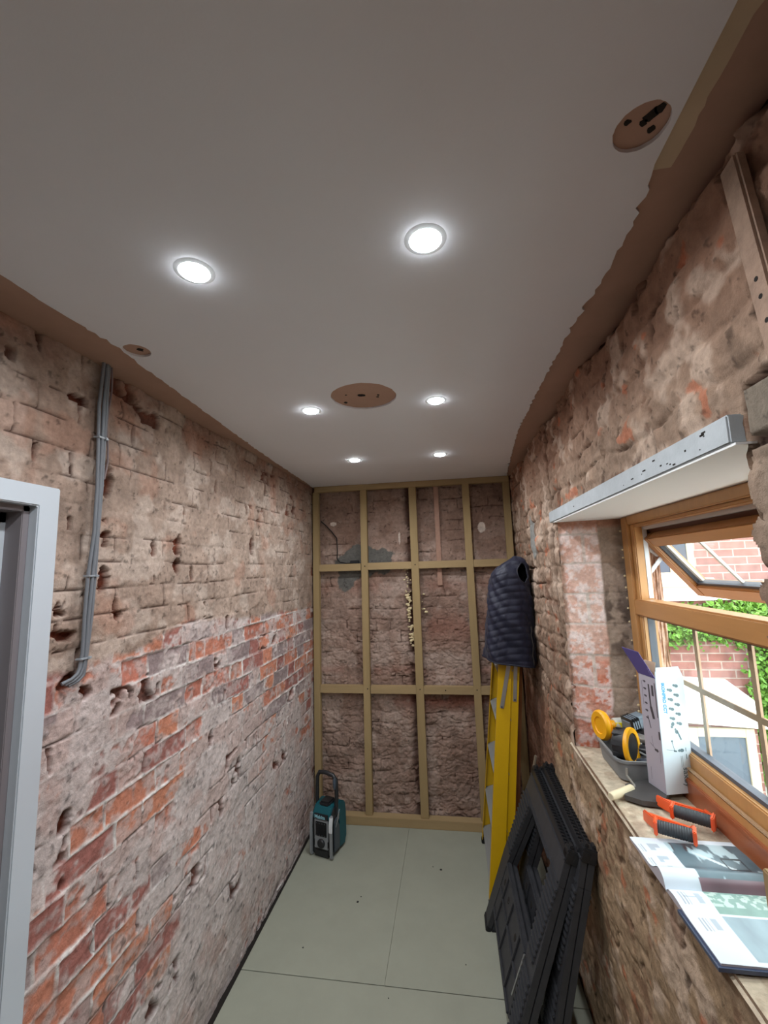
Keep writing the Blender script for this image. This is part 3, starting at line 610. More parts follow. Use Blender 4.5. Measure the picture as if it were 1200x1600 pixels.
# ivy
def ivy(name, pts, n, seed, label, size=.021):
    r = random.Random(seed); v = []; f = []
    for k in range(n):
        p, q, rad = r.choice(pts); t = r.random(); c = Vector(p).lerp(Vector(q), t) + Vector((r.gauss(0, rad), -abs(r.gauss(0, .06)) - .012, r.gauss(0, rad * .55)))
        if c.y > YH - .02: c.y = YH - .02
        s = size * r.uniform(.6, 1.3); a = Matrix.Rotation(r.uniform(0, 6.28), 3, 'Y') @ Matrix.Rotation(r.uniform(-.9, .9), 3, 'X') @ Matrix.Rotation(r.uniform(-.9, .9), 3, 'Z')
        k0 = len(v); v += [tuple(c + a @ Vector(w_)) for w_ in ((0, 0, -s), (s * .7, -.004, -.1 * s), (s * .35, 0, s * .8), (0, .006, s * 1.1), (-s * .35, 0, s * .8), (-s * .7, -.004, -.1 * s))]
        f += [(k0, k0 + 1, k0 + 2, k0 + 3), (k0, k0 + 3, k0 + 4, k0 + 5)]
    me = bpy.data.meshes.new(name); me.from_pydata(v, [], f); me.materials.append(mat('ivy_leaf', (88, 128, 40), .5, noise=.5, nscale=9))
    root = thing(name, (pts[0][0][0], YH - .02, -.15), label, 'climbing plant')
    link_mesh('leaves', me, root)
    m = MB()
    for p, q, rad in pts: m.tube([Vector(p) + Vector((0, -.015, 0)), (Vector(p) + Vector(q)) / 2 + Vector((.03, -.02, .02)), Vector(q) + Vector((0, -.015, 0))], .008, 6)
    m.build('stem', mat('ivy_stem', (96, 74, 54), .9), root)
ivy('ivy', [((3.0, YH, 1.20), (3.5, YH, 1.24), .12), ((3.4, YH, 1.28), (4.2, YH, 1.42), .12), ((3.8, YH, 1.15), (4.4, YH, 1.25), .12)], 6500, 4, 'bright green ivy trailing across the house wall below its upper window')
ivy('climbing_shrub', [((3.95, YH - .03, -.1), (3.92, YH - .03, .6), .10), ((3.92, YH - .03, .5), (4.1, YH - .03, 1.15), .10), ((4.2, YH, .2), (4.3, YH, 1.2), .14)], 6500, 5, 'tall green climber beside the bay at the right of the window view')

# ------------------------------------------------------------------ timber stud frame
sf = thing('stud_frame', (.8, D + .02, 0), 'pine stud frame standing against the far brick wall', 'timber frame')
def timber(name, p, dims, mt): mm = MB(); mm.box(p, dims); return mm.build(name, mt, sf, bevel=.002)
SD = .044; yc = D + SD / 2
timber('bottom_plate', (.80, D + .018, .030), (1.555, .07, .06), M_pineh)
timber('top_plate', (.80, yc, 2.524), (1.56, SD, .045), M_pineh)
studs = [(.028, .028, .050), (.432, .410, .052), (.829, .826, .056), (1.246, 1.256, .056), (1.560, 1.560, .052)]
def stud(x0, x1, w_): 
    mm = MB(); mm.beam((x0, yc, .061), (x1, yc, 2.501), SD, w_, side=(0, 1, 0)); return mm.build('stud', M_pine, sf, bevel=.002)
for (xt, xb, w_) in [(.0285, .0285, .050), (.430, .418, .052), (.829, .829, .058), (1.247, 1.256, .054), (1.556, 1.556, .05)]:
    stud(xb, xt, w_)
ed = [(.054, .395), (.455, .799), (.859, 1.224), (1.280, 1.530)]
for z in (1.880, .950):
    for a_, b_ in ed: timber('noggin', ((a_ + b_) / 2, yc, z + rnd.uniform(-.003, .003)), (b_ - a_ + .004, SD, .056), M_pineh)
for x_, z_ in ((.430, 1.885), (.43, .955), (.83, .955), (1.25, .955), (.83, 1.885), (.10, .03), (1.02, .95)):
    m = MB(); m.lathe([(.0045, 0), (.0045, .002)], 10, Matrix.Translation((x_, D - .0005, z_)) @ Matrix.Rotation(math.pi / 2, 4, 'X')); m.build('screw_head', M_dark, sf)

# things fixed to the far wall
m = MB(); m.tube([(.06, D + .05, 2.265), (.10, D + .052, 2.23), (.15, D + .05, 2.175), (.192, D + .048, 2.12), (.196, D + .05, 2.02), (.192, D + .05, 1.955), (.215, D + .045, 1.925), (.27, D + .04, 1.913), (.33, D + .035, 1.913)], .0045, 8)
tag(m.build('black_cable', M_rub, smooth=True), 'thin black cable looping down the far wall at the upper left', 'cable')
m = MB(); m.box((.345, D + .02, 1.922), (.07, .03, .024)); tag(m.build('junction_box', M_rub, bevel=.003), 'small black junction box lying on the upper noggin', 'junction box')
m = MB(); m.box((1.015, D + .048, 2.12), (.034, .012, .80)); m.box((.998, D + .042, 2.12), (.003, .006, .80)); m.box((1.032, D + .042, 2.12), (.003, .006, .80))
cp = m.build('conduit_capping', mat('mortar_stained_steel', (164, 128, 110), .7, noise=.15, nscale=30), bevel=.0015); tag(cp, 'flat steel conduit capping running down the far wall between third and fourth studs', 'conduit')
m = MB()
rr = random.Random(12)
for k in range(80):
    z = rr.uniform(1.26, 1.66) if k < 62 else rr.uniform(1.66, 1.86); x_ = .772 + rr.gauss(0, .012) + (.105 if rr.random() < .22 and z > 1.5 and z < 1.66 else 0) - (z - 1.5) * .05; r = rr.uniform(.005, .011) * (1 if k < 62 else .6)
    m.lathe([(.0005, -r), (r * .75, -r * .66), (r, 0), (r * .7, r * .7), (.0005, r)], 8, Matrix.Translation((x_, D + .05 + rr.uniform(-.006, .008), z)) @ Matrix.Rotation(rr.uniform(0, 3), 4, 'X') @ Matrix.Scale(rr.uniform(1, 1.9), 4, (1, 0, 0)))
tag(m.build('expanding_foam', mat('dried_foam', (216, 200, 160), .8), smooth=True), 'pale lumps of expanding foam in the crack beside the third stud', 'expanding foam', kind='stuff')

# battens on the right wall
m = MB(); m.beam((W - .008, .688, 2.49), (W - .008, .640, 2.06), .018, .040, side=(1, 0, 0)); bt = m.build('timber_batten', mat('plastered_batten', (152, 126, 108), .9, noise=.35, nscale=25, bump=.002, bscale=50), bevel=.004)
tag(bt, 'plaster-stained batten fixed to the right wall near the ceiling', 'batten')
for z_ in (2.27, 2.24, 2.2):
    m = MB(); m.lathe([(.004, 0), (.004, .002)], 8, Matrix.Translation((W - .0175, .660 + (z_ - 2.24) * .11, z_)) @ Matrix.Rotation(math.pi / 2, 4, 'Y')); m.build('nail_hole', M_dark, bt)
m = MB(); m.box((1.678, .962, ZS + .092), (.050, .045, .195)); tag(m.build('timber_offcut', mat('brown_offcut', (150, 122, 84), .75, noise=.14, nscale=14, stretch=(1, 1, .12)), bevel=.003), 'short upright pine offcut standing at the near end of the sill', 'timber')

# cables on the left wall
cpts = [(1.172, 2.556), (1.168, 2.40), (1.172, 2.146), (1.170, 2.0), (1.163, 1.865), (1.158, 1.75), (1.154, 1.64), (1.150, 1.60)]
for k, lab in enumerate(('the strand nearest the door', 'the middle strand', 'the strand furthest from the door')):
    off = (k - 1) * .0105; wv = rnd.uniform(-.002, .002)
    P = [(.021 + (.003 if k == 1 else 0), y + off * (1 + .35 * math.sin(i * 1.7)) + wv * math.sin(i * 2.1 + k), z) for i, (y, z) in enumerate(cpts)]
    P += [(.021, cpts[-1][0] + off - .006, 1.586 - k * .004), (.018, cpts[-1][0] + off - .02, 1.575 - k * .005), (.010, cpts[-1][0] + off - .045, 1.567 - k * .005)]
    m = MB(); m.tube(P, .0052, 10); o = m.build('grey_cable', M_cable, smooth=True); tag(o, 'grey power cable running down the left wall, ' + lab, 'cable', 'grey cables on the left wall')
m = MB(); P = [(.020, 1.195 + .006 * math.sin(i), 2.55 - i * .04) for i in range(9)] + [(.022, 1.188, 2.17)]; m.tube(P, .003, 8)
tag(m.build('thin_cable', mat('mauve_cable', (120, 104, 104), .5), smooth=True), 'thin loose flex beside the grey cables just under the ceiling', 'cable')
for z_, y_, lab in ((2.30, 1.170, 'topmost cable tie around the grey cables'), (1.865, 1.163, 'cable tie around the grey cables at mid height'), (1.625, 1.153, 'lowest cable tie around the grey cables')):
    m = MB(); m.box((.020, y_, z_), (.022, .040, .006)); m.box((.030, y_ + .008, z_), (.008, .008, .009)); tag(m.build('cable_tie', mat('tie_plastic', (150, 156, 162), .4), bevel=.0015), lab, 'cable tie', 'cable ties on the left wall')

# ------------------------------------------------------------------ ceiling downlights
M_lens = mat('lit_lens', (255, 255, 255), .3, emit=(.90, .97, 1.0, 60))
M_bez = mat('white_bezel', (226, 230, 234), .35)
labs = ['recessed ceiling light nearest the door, lit, in the nearest visible row', 'largest and nearest lit ceiling light, on the window side', 'lit ceiling light just left of the big round patch', 'lit ceiling light just right of the big round patch', 'farthest left ceiling light, next to the stud frame', 'farthest right ceiling light, next to the stud frame', 'lit ceiling light behind the viewer, door side', 'lit ceiling light behind the viewer, window side']
root = None
for i, (x_, y_) in enumerate(LX):
    if root is None:
        root = thing('ceiling_downlight', (x_, y_, H - .0037), labs[0], 'ceiling light', 'recessed downlights in the ceiling')
        o_ = ORG[root.name]; T = Matrix.Translation(o_)
        m = MB(); m.lathe([(.031, 0), (.045, -.0005), (.0445, -.0035), (.034, -.006), (.031, -.004)], 40, T, closed=True); bz = m.build('bezel', M_bez, root, smooth=True)
        m = MB(); m.lathe([(.0005, -.0135), (.018, -.0128), (.027, -.0105), (.0305, -.006), (.0305, .0)], 40, T); ln_ = m.build('lens', M_lens, root, smooth=True)
        parts = [bz, ln_]; cur = root
    else:
        cur = root.copy(); COL.objects.link(cur); cur.location = (x_, y_, H - .0037); cur['label'] = labs[i]
        for p in parts: q = p.copy(); COL.objects.link(q); q.parent = cur
    la = bpy.data.lights.new('lamp', 'AREA'); la.shape = 'DISK'; la.size = .055; la.energy = LAMP; la.color = (.94, .97, 1.0); la.spread = math.radians(165)
    lo = bpy.data.objects.new('lamp', la); COL.objects.link(lo); lo.parent = cur; lo.location = (0, 0, -.016)

# ------------------------------------------------------------------ jobsite radio
rd = thing('jobsite_radio', (.20, 3.06, 0), 'teal and black jobsite radio with tall carry handle on the floor by the left wall', 'radio')
RM = frame_M((.094, 2.985, 0), (.165, -.045, 0), (0, 0, 1))     # local x across the front, local y up, local z towards the viewer
RW, RH, RD_ = .165, .30, .195
# (front face normal = x cross y) points to the viewer side
fn = RM.to_3x3() @ Vector((0, 0, 1)); sg = 1 if fn.y < 0 else -1
def rb(m, x0, x1, y0, y1, d0, d1):      # d measured from the front face backwards
    z0, z1 = sorted((-d0 * sg, -d1 * sg)); m.add(*boxvf((x0, y0, z0), (x1, y1, z1)), M=RM)
M_teal = mat('teal_plastic', (8, 82, 92), .45); M_gryr = mat('grey_trim_plastic', (140, 144, 148), .4); M_rg = mat('dark_grey_panel', (70, 78, 86), .5)
def side_prof(m, x0, x1, prof, inset=0):
    # prof: (depth, height) outline in the side view
    Ms = RM @ Matrix(((0, 0, 1, x0), (0, 1, 0, 0), (-sg, 0, 0, 0), (0, 0, 0, 1)))
    m.prism(prof, x1 - x0, Ms)
m = MB(); side_prof(m, .008, RW - .008, [(.012, .006), (.0, .03), (.006, .255), (.04, .296), (.12, .300), (.175, .27), (.19, .2), (.19, .05), (.165, .006)]); body = m.build('body', M_blk, rd, bevel=.006)
m = MB(); side_prof(m, .002, RW - .002, [(.10, .02), (.095, .18), (.06, .27), (.07, .299), (.125, .306), (.182, .275), (.196, .2), (.196, .055), (.17, .012)]); m.build('rear_shell', M_teal, rd, bevel=.007)
m = MB(); side_prof(m, .015, RW - .015, [(-.004, .235), (.004, .262), (.035, .300), (.075, .306), (.075, .26), (.02, .225)]); m.build('top_shell', M_teal, rd, bevel=.005)
m = MB(); side_prof(m, RW - .006, RW + .002, [(.03, .03), (.03, .21), (.058, .23), (.095, .17), (.098, .03)]); m.build('side_panel', M_rg, rd, bevel=.002)
m = MB()
for k in range(4): side_prof(m, RW - .002, RW + .004, [(.042 + .008 * k, .175 + .014 * k), (.085 + .004 * k, .215 + .014 * k), (.085 + .004 * k, .220 + .014 * k), (.042 + .008 * k, .180 + .014 * k)])
m.build('side_vent', M_alu, rd)
m = MB(); rb(m, .030, RW - .030, .052, .228, -.004, .01); m.build('front_panel', M_gryr, rd, bevel=.004)
m = MB(); rb(m, .040, RW - .040, .128, .216, -.0065, .0); scr = m.build('display', mat('dark_display', (18, 22, 26), .2), rd, bevel=.002)
for k in range(4):
    for yy in (.134, .207): m = MB(); rb(m, .046 + k * .020, .056 + k * .020, yy - .003, yy + .003, -.008, 0); m.build('button', mat('button_grey', (60, 64, 68), .4), rd, bevel=.001)
Mk = RM @ Matrix.Translation((RW / 2 + .002, .088, 0)) @ (Matrix.Identity(4) if sg > 0 else Matrix.Rotation(math.pi, 4, 'Y'))
m = MB(); m.lathe([(.027, .0), (.027, .012), (.021, .018), (.0005, .018)], 28, Mk); m.build('tuning_knob', M_blk, rd, smooth=True)
m = MB(); rb(m, .026, .036, .065, .105, -.006, 0); m.build('side_button', M_rub, rd, bevel=.003); m = MB(); rb(m, RW - .036, RW - .026, .065, .105, -.006, 0); m.build('side_button', M_rub, rd, bevel=.003)
m = MB(); rb(m, .030, RW - .030, .004, .046, -.002, .01); m.build('battery_cover', M_blk, rd, bevel=.003)
for xs in (0, 1):
    x0 = -.004 if xs == 0 else RW - .016
    m = MB(); side_prof(m, x0, x0 + .020, [(-.012, .015), (-.014, .20), (-.004, .262), (.012, .262), (.0, .20), (.002, .03), (.02, .008), (.0, .002)]); m.build('bumper', M_gryr, rd, bevel=.004)
m = MB(); side_prof(m, RW - .018, RW + .006, [(-.017, .165), (-.016, .215), (-.004, .258), (.006, .255), (-.004, .2), (-.006, .165)]); m.build('latch', mat('bright_latch', (214, 218, 222), .3), rd, bevel=.003)
m = MB(); rb(m, .030, RW - .030, .232, .262, -.008, .006); lp = m.build('logo_plate', M_blk, rd, bevel=.002)
text_obj('logo', 'Makita', .030, RM @ Matrix.Translation((.036, .2375, .0090 * sg)) , mat('logo_ink', (150, 205, 220), .4), lp, bold=.0008)
m = MB(); hz0 = .07
hp = [(.012, .24), (.006, .33), (.010, .455), (.028, .487), (.075, .492), (RW - .03, .480), (RW - .008, .455), (RW - .004, .36), (RW - .012, .24)]
m.tube([RM @ Vector((x_, y_, -hz0 * sg)) for x_, y_ in hp], .0135, 12); hd_ = m.build('carry_handle', M_blk, rd, smooth=True)
m = MB(); m.tube([RM @ Vector((RW - .012, y_, -(hz0 - .014) * sg)) for y_ in (.40, .42, .455, .47)], [.006, .011, .011, .005], 10); m.build('handle_grip', mat('grip_grey', (70, 80, 92), .4), hd_, smooth=True)
m = MB(); rb(m, .045, RW - .04, .290, .322, .03, .12); m.build('top_cushion', M_blk, rd, bevel=.01)

# ------------------------------------------------------------------ step ladder
ld = thing('step_ladder', (1.27, 2.95, 0), 'yellow fibreglass step ladder folded against the right wall, quilted vest over its top', 'ladder')
def chan(m, a, b, wd, fl, t=.004, inward=1):
    a = Vector(a); b = Vector(b); d = (b - a).normalized(); sx = Vector((1, 0, 0)); sx = (sx - d * sx.dot(d)).normalized(); sy = Vector((0, 1, 0)); sy = (sy - d * sy.dot(d) - sx * sy.dot(sx)).normalized() * inward
    m.beam(a, b, wd, t, side=sx)
    for q in (-1, 1): o_ = sx * q * (wd / 2 - t / 2) + sy * fl / 2; m.beam(a + o_, b + o_, t, fl, side=sx)
TOP = 1.66
def at(z, y0, y1, x0, x1): t = z / TOP; return Vector((x0 + (x1 - x0) * t, y0 + (y1 - y0) * t, z))
near = lambda z: at(z, 2.660, 2.790, 1.257, 1.444)
farl = lambda z: at(z, 3.225, 3.120, 1.257, 1.444)
rn = lambda z: at(z, 2.672, 2.800, 1.322, 1.506)
rf = lambda z: at(z, 3.210, 3.108, 1.322, 1.506)
for fn_, wd, inw in ((near, .080, 1), (farl, .080, -1)):
    m = MB(); chan(m, fn_(.03), fn_(TOP), wd, .028, inward=inw); st_ = m.build('front_stile', M_yel, ld, bevel=.0015)
    m = MB(); m.box(tuple(fn_(.018) + Vector((0, 0, 0))), (.084, .03, .036)); m.build('rubber_foot', M_rub, st_, bevel=.004)
for fn_, inw in ((rn, 1), (rf, -1)):
    m = MB(); chan(m, fn_(.04), fn_(TOP - .05), .046, .024, inward=inw); st_ = m.build('rear_stile', M_yel, ld, bevel=.0015)
    m = MB(); m.box(tuple(fn_(.02)), (.05, .03, .04)); m.build('rubber_foot', M_rub, st_, bevel=.004)
for z_ in (1.51, 1.23, .955, .665, .375, .12):
    a_ = near(z_) + Vector((0, .004, 0)); b_ = farl(z_) + Vector((0, -.004, 0)); c_ = (a_ + b_) / 2
    Mt = Matrix.Translation(c_) @ Matrix.Rotation(math.radians(-18), 4, 'Y')
    m = MB(); m.box((0, 0, 0), (.084, (b_ - a_).length, .004), Mt); m.box((-.041, 0, -.020), (.003, (b_ - a_).length, .042), Mt); m.box((.041, 0, -.010), (.003, (b_ - a_).length, .020), Mt)
    for k in range(-3, 4): m.box((k * .011, 0, .003), (.003, (b_ - a_).length, .002), Mt)
    m.build('tread', M_alud, ld)
for z_ in (.3, .8, 1.3): m = MB(); m.beam(rn(z_) + Vector((.012, .01, 0)), rf(z_) + Vector((.012, -.01, 0)), .022, .008, side=(0, 0, 1)); m.build('rear_brace', M_alud, ld)
m = MB(); c_ = (near(TOP) + farl(TOP)) / 2; m.box((c_.x + .035, c_.y, TOP + .015), (.15, .36, .04)); m.build('top_cap', M_yel, ld, bevel=.008)
# spreader bars folded flat on the near side
a_ = near(1.318) + Vector((.026, -.006, 0)); b_ = near(1.02) + Vector((-.012, -.006, 0))
m = MB(); m.beam(a_, b_, .004, .023, side=(0, 1, 0)); m.build('spreader_bar', M_alu, ld, bevel=.0015); m = MB(); m.beam(rn(1.305) + Vector((-.002, -.006, 0)), rn(1.055) + Vector((.0, -.006, 0)), .004, .021, side=(0, 1, 0))
m.build('spreader_bar', M_alu, ld, bevel=.0015)
m = MB(); m.beam(near(1.318) + Vector((.004, -.009, .012)), rn(1.318) + Vector((.012, -.021, .012)), .005, .036, side=(0, 1, 0)); m.build('spreader_bracket', mat('bright_bracket', (200, 202, 204), .35, metal=.6), ld, bevel=.003)
for P in (near(1.028) + Vector((-.012, -.0085, 0)), rn(1.065) + Vector((0, -.0085, 0)), near(1.33) + Vector((.022, -.013, .002))):
    m = MB(); m.lathe([(.006, 0), (.005, .003), (.0005, .0035)], 12, Matrix.Translation(P) @ Matrix.Rotation(math.pi / 2, 4, 'X')); m.build('rivet', M_grs, ld, smooth=True)

# plank behind the ladder, thin board behind the trestles
m = MB(); m.beam((1.385, 2.83, .0), (1.513, 2.926, 1.262), .046, .022, side=(0, 1, 0)); tag(m.build('timber_plank', mat('brown_timber', (150, 100, 62), .8, noise=.15, nscale=12, stretch=(1, 1, .15)), bevel=.002), 'narrow brown timber length leaning between the yellow ladder and the wall', 'timber')
m = MB(); m.beam((1.31, 2.639, .0), (1.52, 2.639, .80), .024, .010, side=(0, 1, 0)); tag(m.build('thin_board', mat('weathered_board', (120, 108, 92), .85, noise=.15, nscale=14), bevel=.002), 'thin weathered timber strip leaning behind the black trestles', 'board')

# ------------------------------------------------------------------ vest over the ladder top
vest = thing('quilted_vest', (1.46, 2.80, 1.27), 'dark navy quilted body warmer hung over the top of the ladder', 'vest')
nu, nv = 150, 150
vv = []; ff = []
def vsurf(th, t):
    # t 0 hem .. 1 shoulder; th angle, th=-pi/2 faces the viewer (-y)
    z = 1.275 + .64 * t
    cx = np.interp(t, [0, .25, .6, .85, .95, 1.0], [1.432, 1.440, 1.455, 1.464, 1.478, 1.497]); rx = np.interp(t, [0, .25, .6, .82, .90, .96, .99, 1.0], [.152, .144, .130, .120, .108, .085, .05, .012])
    ry = np.interp(t, [0, .5, .85, .95, 1.0], [.125, .12, .10, .065, .015])
    zz = z - .045 * max(0, -math.cos(th)) * t ** 3 - .055 * (1 - t) * (math.cos(th) * -1 + 0) * -1 * .45
    c, s_ = math.cos(th), math.sin(th); e = .72
    x_ = cx + rx * math.copysign(abs(c) ** e, c); y_ = 2.80 + ry * math.copysign(abs(s_) ** e, s_)
    # quilting: horizontal baffles broken by vertical stitch lines
    per = 0.040; q = (zz + .02 * math.sin(th * 2 + 1)) / per; fr = q - math.floor(q); puff = (math.sin(math.pi * fr)) ** .7
    qs = th * 7 / math.pi * 1.1 + .12 * math.sin(t * 19) + .5 * (math.floor(q) % 2) * 0; f2 = qs - math.floor(qs); p2 = (math.sin(math.pi * f2)) ** .35
    amp = .0042 * (1 if t > .03 else .3)
    fold = .007 * math.sin(th * 5 + t * 6) * (1 - t) + .004 * math.sin(t * 17 + th * 3) + .003 * math.sin(t * 41 + th * 9)
    k = amp * (puff * p2 - .5) + fold
    return Vector((x_ + k * c, y_ + k * s_, zz + (-.02 if False else 0)))
AH = (-1.05, .825)      # arm hole centre (angle, t)
for i in range(nv + 1):
    for j in range(nu):
        t = i / nv; th = 2 * math.pi * j / nu - math.pi
        p = vsurf(th, t); vv.append(tuple(p))
def inhole(j, i):
    th = 2 * math.pi * (j + .5) / nu - math.pi; t = (i + .5) / nv
    return ((th + 1.02) / .34) ** 2 + ((t - .84) / .088) ** 2 < 1
for i in range(nv):
    for j in range(nu):
        if inhole(j, i): continue
        a_ = i * nu + j; b_ = i * nu + (j + 1) % nu; ff.append((a_, b_, b_ + nu, a_ + nu))
ff.append(tuple(nv * nu + j for j in range(nu)))
me = bpy.data.meshes.new('shell'); me.from_pydata(vv, [], ff); me.materials.append(M_navy); me.materials.append(M_navy2)
for p in me.polygons: p.use_smooth = True
sh = link_mesh('shell', me, vest)
so_ = sh.modifiers.new('thickness', 'SOLIDIFY'); so_.thickness = .006; so_.offset = -1; so_.material_offset = 1
m = MB(); P = []
for k in range(37):
    a_ = 2 * math.pi * k / 36; P.append(vsurf(-1.02 + .35 * math.cos(a_), min(.985, .84 + .092 * math.sin(a_))))
m.tube(P, .0035, 8, cap=False); m.build('armhole_binding', mat('binding', (22, 24, 40), .6), vest, smooth=True)
m = MB(); m.tube([vsurf(-.72, t_) + Vector((.002, -.004, 0)) for t_ in np.linspace(.03, .36, 10)], .0022, 6); m.build('pocket_zip', mat('zip_metal', (90, 86, 84), .4, metal=.5), vest, smooth=True)
m = MB()
for k in range(11): t0 = vsurf(-math.pi + .02 + .0, .2); 
m.tube([vsurf(2 * math.pi * k / 40 - math.pi, .004) for k in range(41)], .0045, 8, cap=False); m.build('hem', mat('binding', (22, 24, 40), .6), vest, smooth=True)

# ------------------------------------------------------------------ folding trestles
def trestle(lx, label, lean=.300, dy=0.):
    """lx: offset from the front plane. Outline in (y, s) with s up the leaning face"""
    P0 = Vector((1.188 + lx, dy, 0)); dS = Vector((lean, 0, .765)).normalized(); nr = Vector((dS.z, 0, -dS.x))
    root = thing('folding_trestle', (1.196 + lx + .02, 2.22, 0), label, 'trestle', 'black folding trestles leaning by the window')
    TM = Matrix(((0, dS.x, nr.x, P0.x), (1, dS.y, nr.y, P0.y), (0, dS.z, nr.z, P0.z), (0, 0, 0, 1)))
    LF = .024                                     # thickness of one leaf
    for leaf in (0, 1):
        z0 = leaf * (LF + .003)
        par = root
        m = MB(M=TM)
        def bx(y0, y1, s0, s1, d0=0, d1=LF): m.add(*boxvf((y0, s0, z0 + d0), (y1, s1, z0 + d1)))
        def quad(p, d0=0, d1=LF): m.prism(p, d1 - d0, Matrix.Translation((0, 0, z0 + d0)))
        # upper deck, legs, mid shelf with recesses
        quad([(1.86, .70), (2.585, .70), (2.575, .80), (1.87, .80)])
        quad([(2.50, .012), (2.60, .010), (2.625, .35), (2.585, .70), (2.42, .70), (2.50, .36)])
        quad([(1.80, .010), (1.90, .012), (1.965, .36), (1.995, .70), (1.86, .70), (1.835, .35)])
        quad([(1.95, .12), (2.50, .12), (2.52, .36), (1.965, .36)], .003, LF - .003)
        e0, e1 = (-.009, .001) if leaf == 0 else (LF - .001, LF + .002)
        for k in range(13):
            s_ = .40 + k * .023
            bx(1.866 - .001 * k, 1.955 + .0025 * k, s_, s_ + .010, e0, e1)
            bx(2.49 - .005 * k, 2.592 - .0 * k, s_, s_ + .010, e0, e1)
        for k in range(13): bx(1.808 + .003 * k, 1.905 + .004 * k, .06 + k * .023, .070 + k * .023, e0, e1)
        for y0_, y1_, s0_, s1_ in ((1.87, 2.57, .704, .711), (1.87, 2.57, .79, .797), (1.97, 2.50, .345, .355), (1.96, 2.49, .125, .135), (1.97, 2.49, .235, .243), (2.06, 2.075, .13, .35), (2.24, 2.255, .13, .35), (2.40, 2.415, .13, .35), (2.02, 2.44, .695, .70)):
            bx(y0_, y1_, s0_, s1_, -.005 if leaf == 0 else LF - .001, .003 if leaf == 0 else LF + .002)
        frm = m.build('frame', M_blk2, root, bevel=.002)
        if leaf == 0:
            for y_ in (2.12, 2.33, 2.45): m = MB(M=TM); m.lathe([(.014, 0), (.014, .003)], 12, Matrix.Translation((y_, .29, z0 + .0015))); m.build('bolt_recess', M_dark, frm)
        m = MB(M=TM); bx(1.86, 2.58, .80, .826, -.001, LF - .003)
        for k in range(30): bx(1.872 + k * .0237, 1.879 + k * .0237, .826, .832, .002, LF - .006)
        m.build('top_rail', M_blk, frm, bevel=.0015)
        
        for ya_ in (2.498, 1.798): m = MB(M=TM); bx(ya_, ya_ + .104, .0, .028, -.003, LF + .002); m.build('rubber_foot', M_rub, frm, bevel=.004)
    for y_ in (1.885, 2.555):
        m = MB(M=TM); m.box((y_, .812, LF + .002), (.045, .05, 2 * LF + .006)); m.box((y_, .842, LF * .5), (.03, .016, LF * .5)); m.box((y_, .842, LF * 1.6), (.03, .016, LF * .5)); m.build('hinge_block', M_blk, root, bevel=.003)
    m = MB(M=TM); m.tube([(1.955, .36, -.006), (1.95, .30, -.009), (1.958, .20, -.006)], .0035, 8); m.build('stay_wire', M_alu, root, smooth=True)
trestle(0, 'black plastic folding trestle, the outer one nearest the room')
trestle(.128, 'black plastic folding trestle, the inner one against the wall', .214, -.03)

# ------------------------------------------------------------------ things on the window sill
Z = ZS + .001
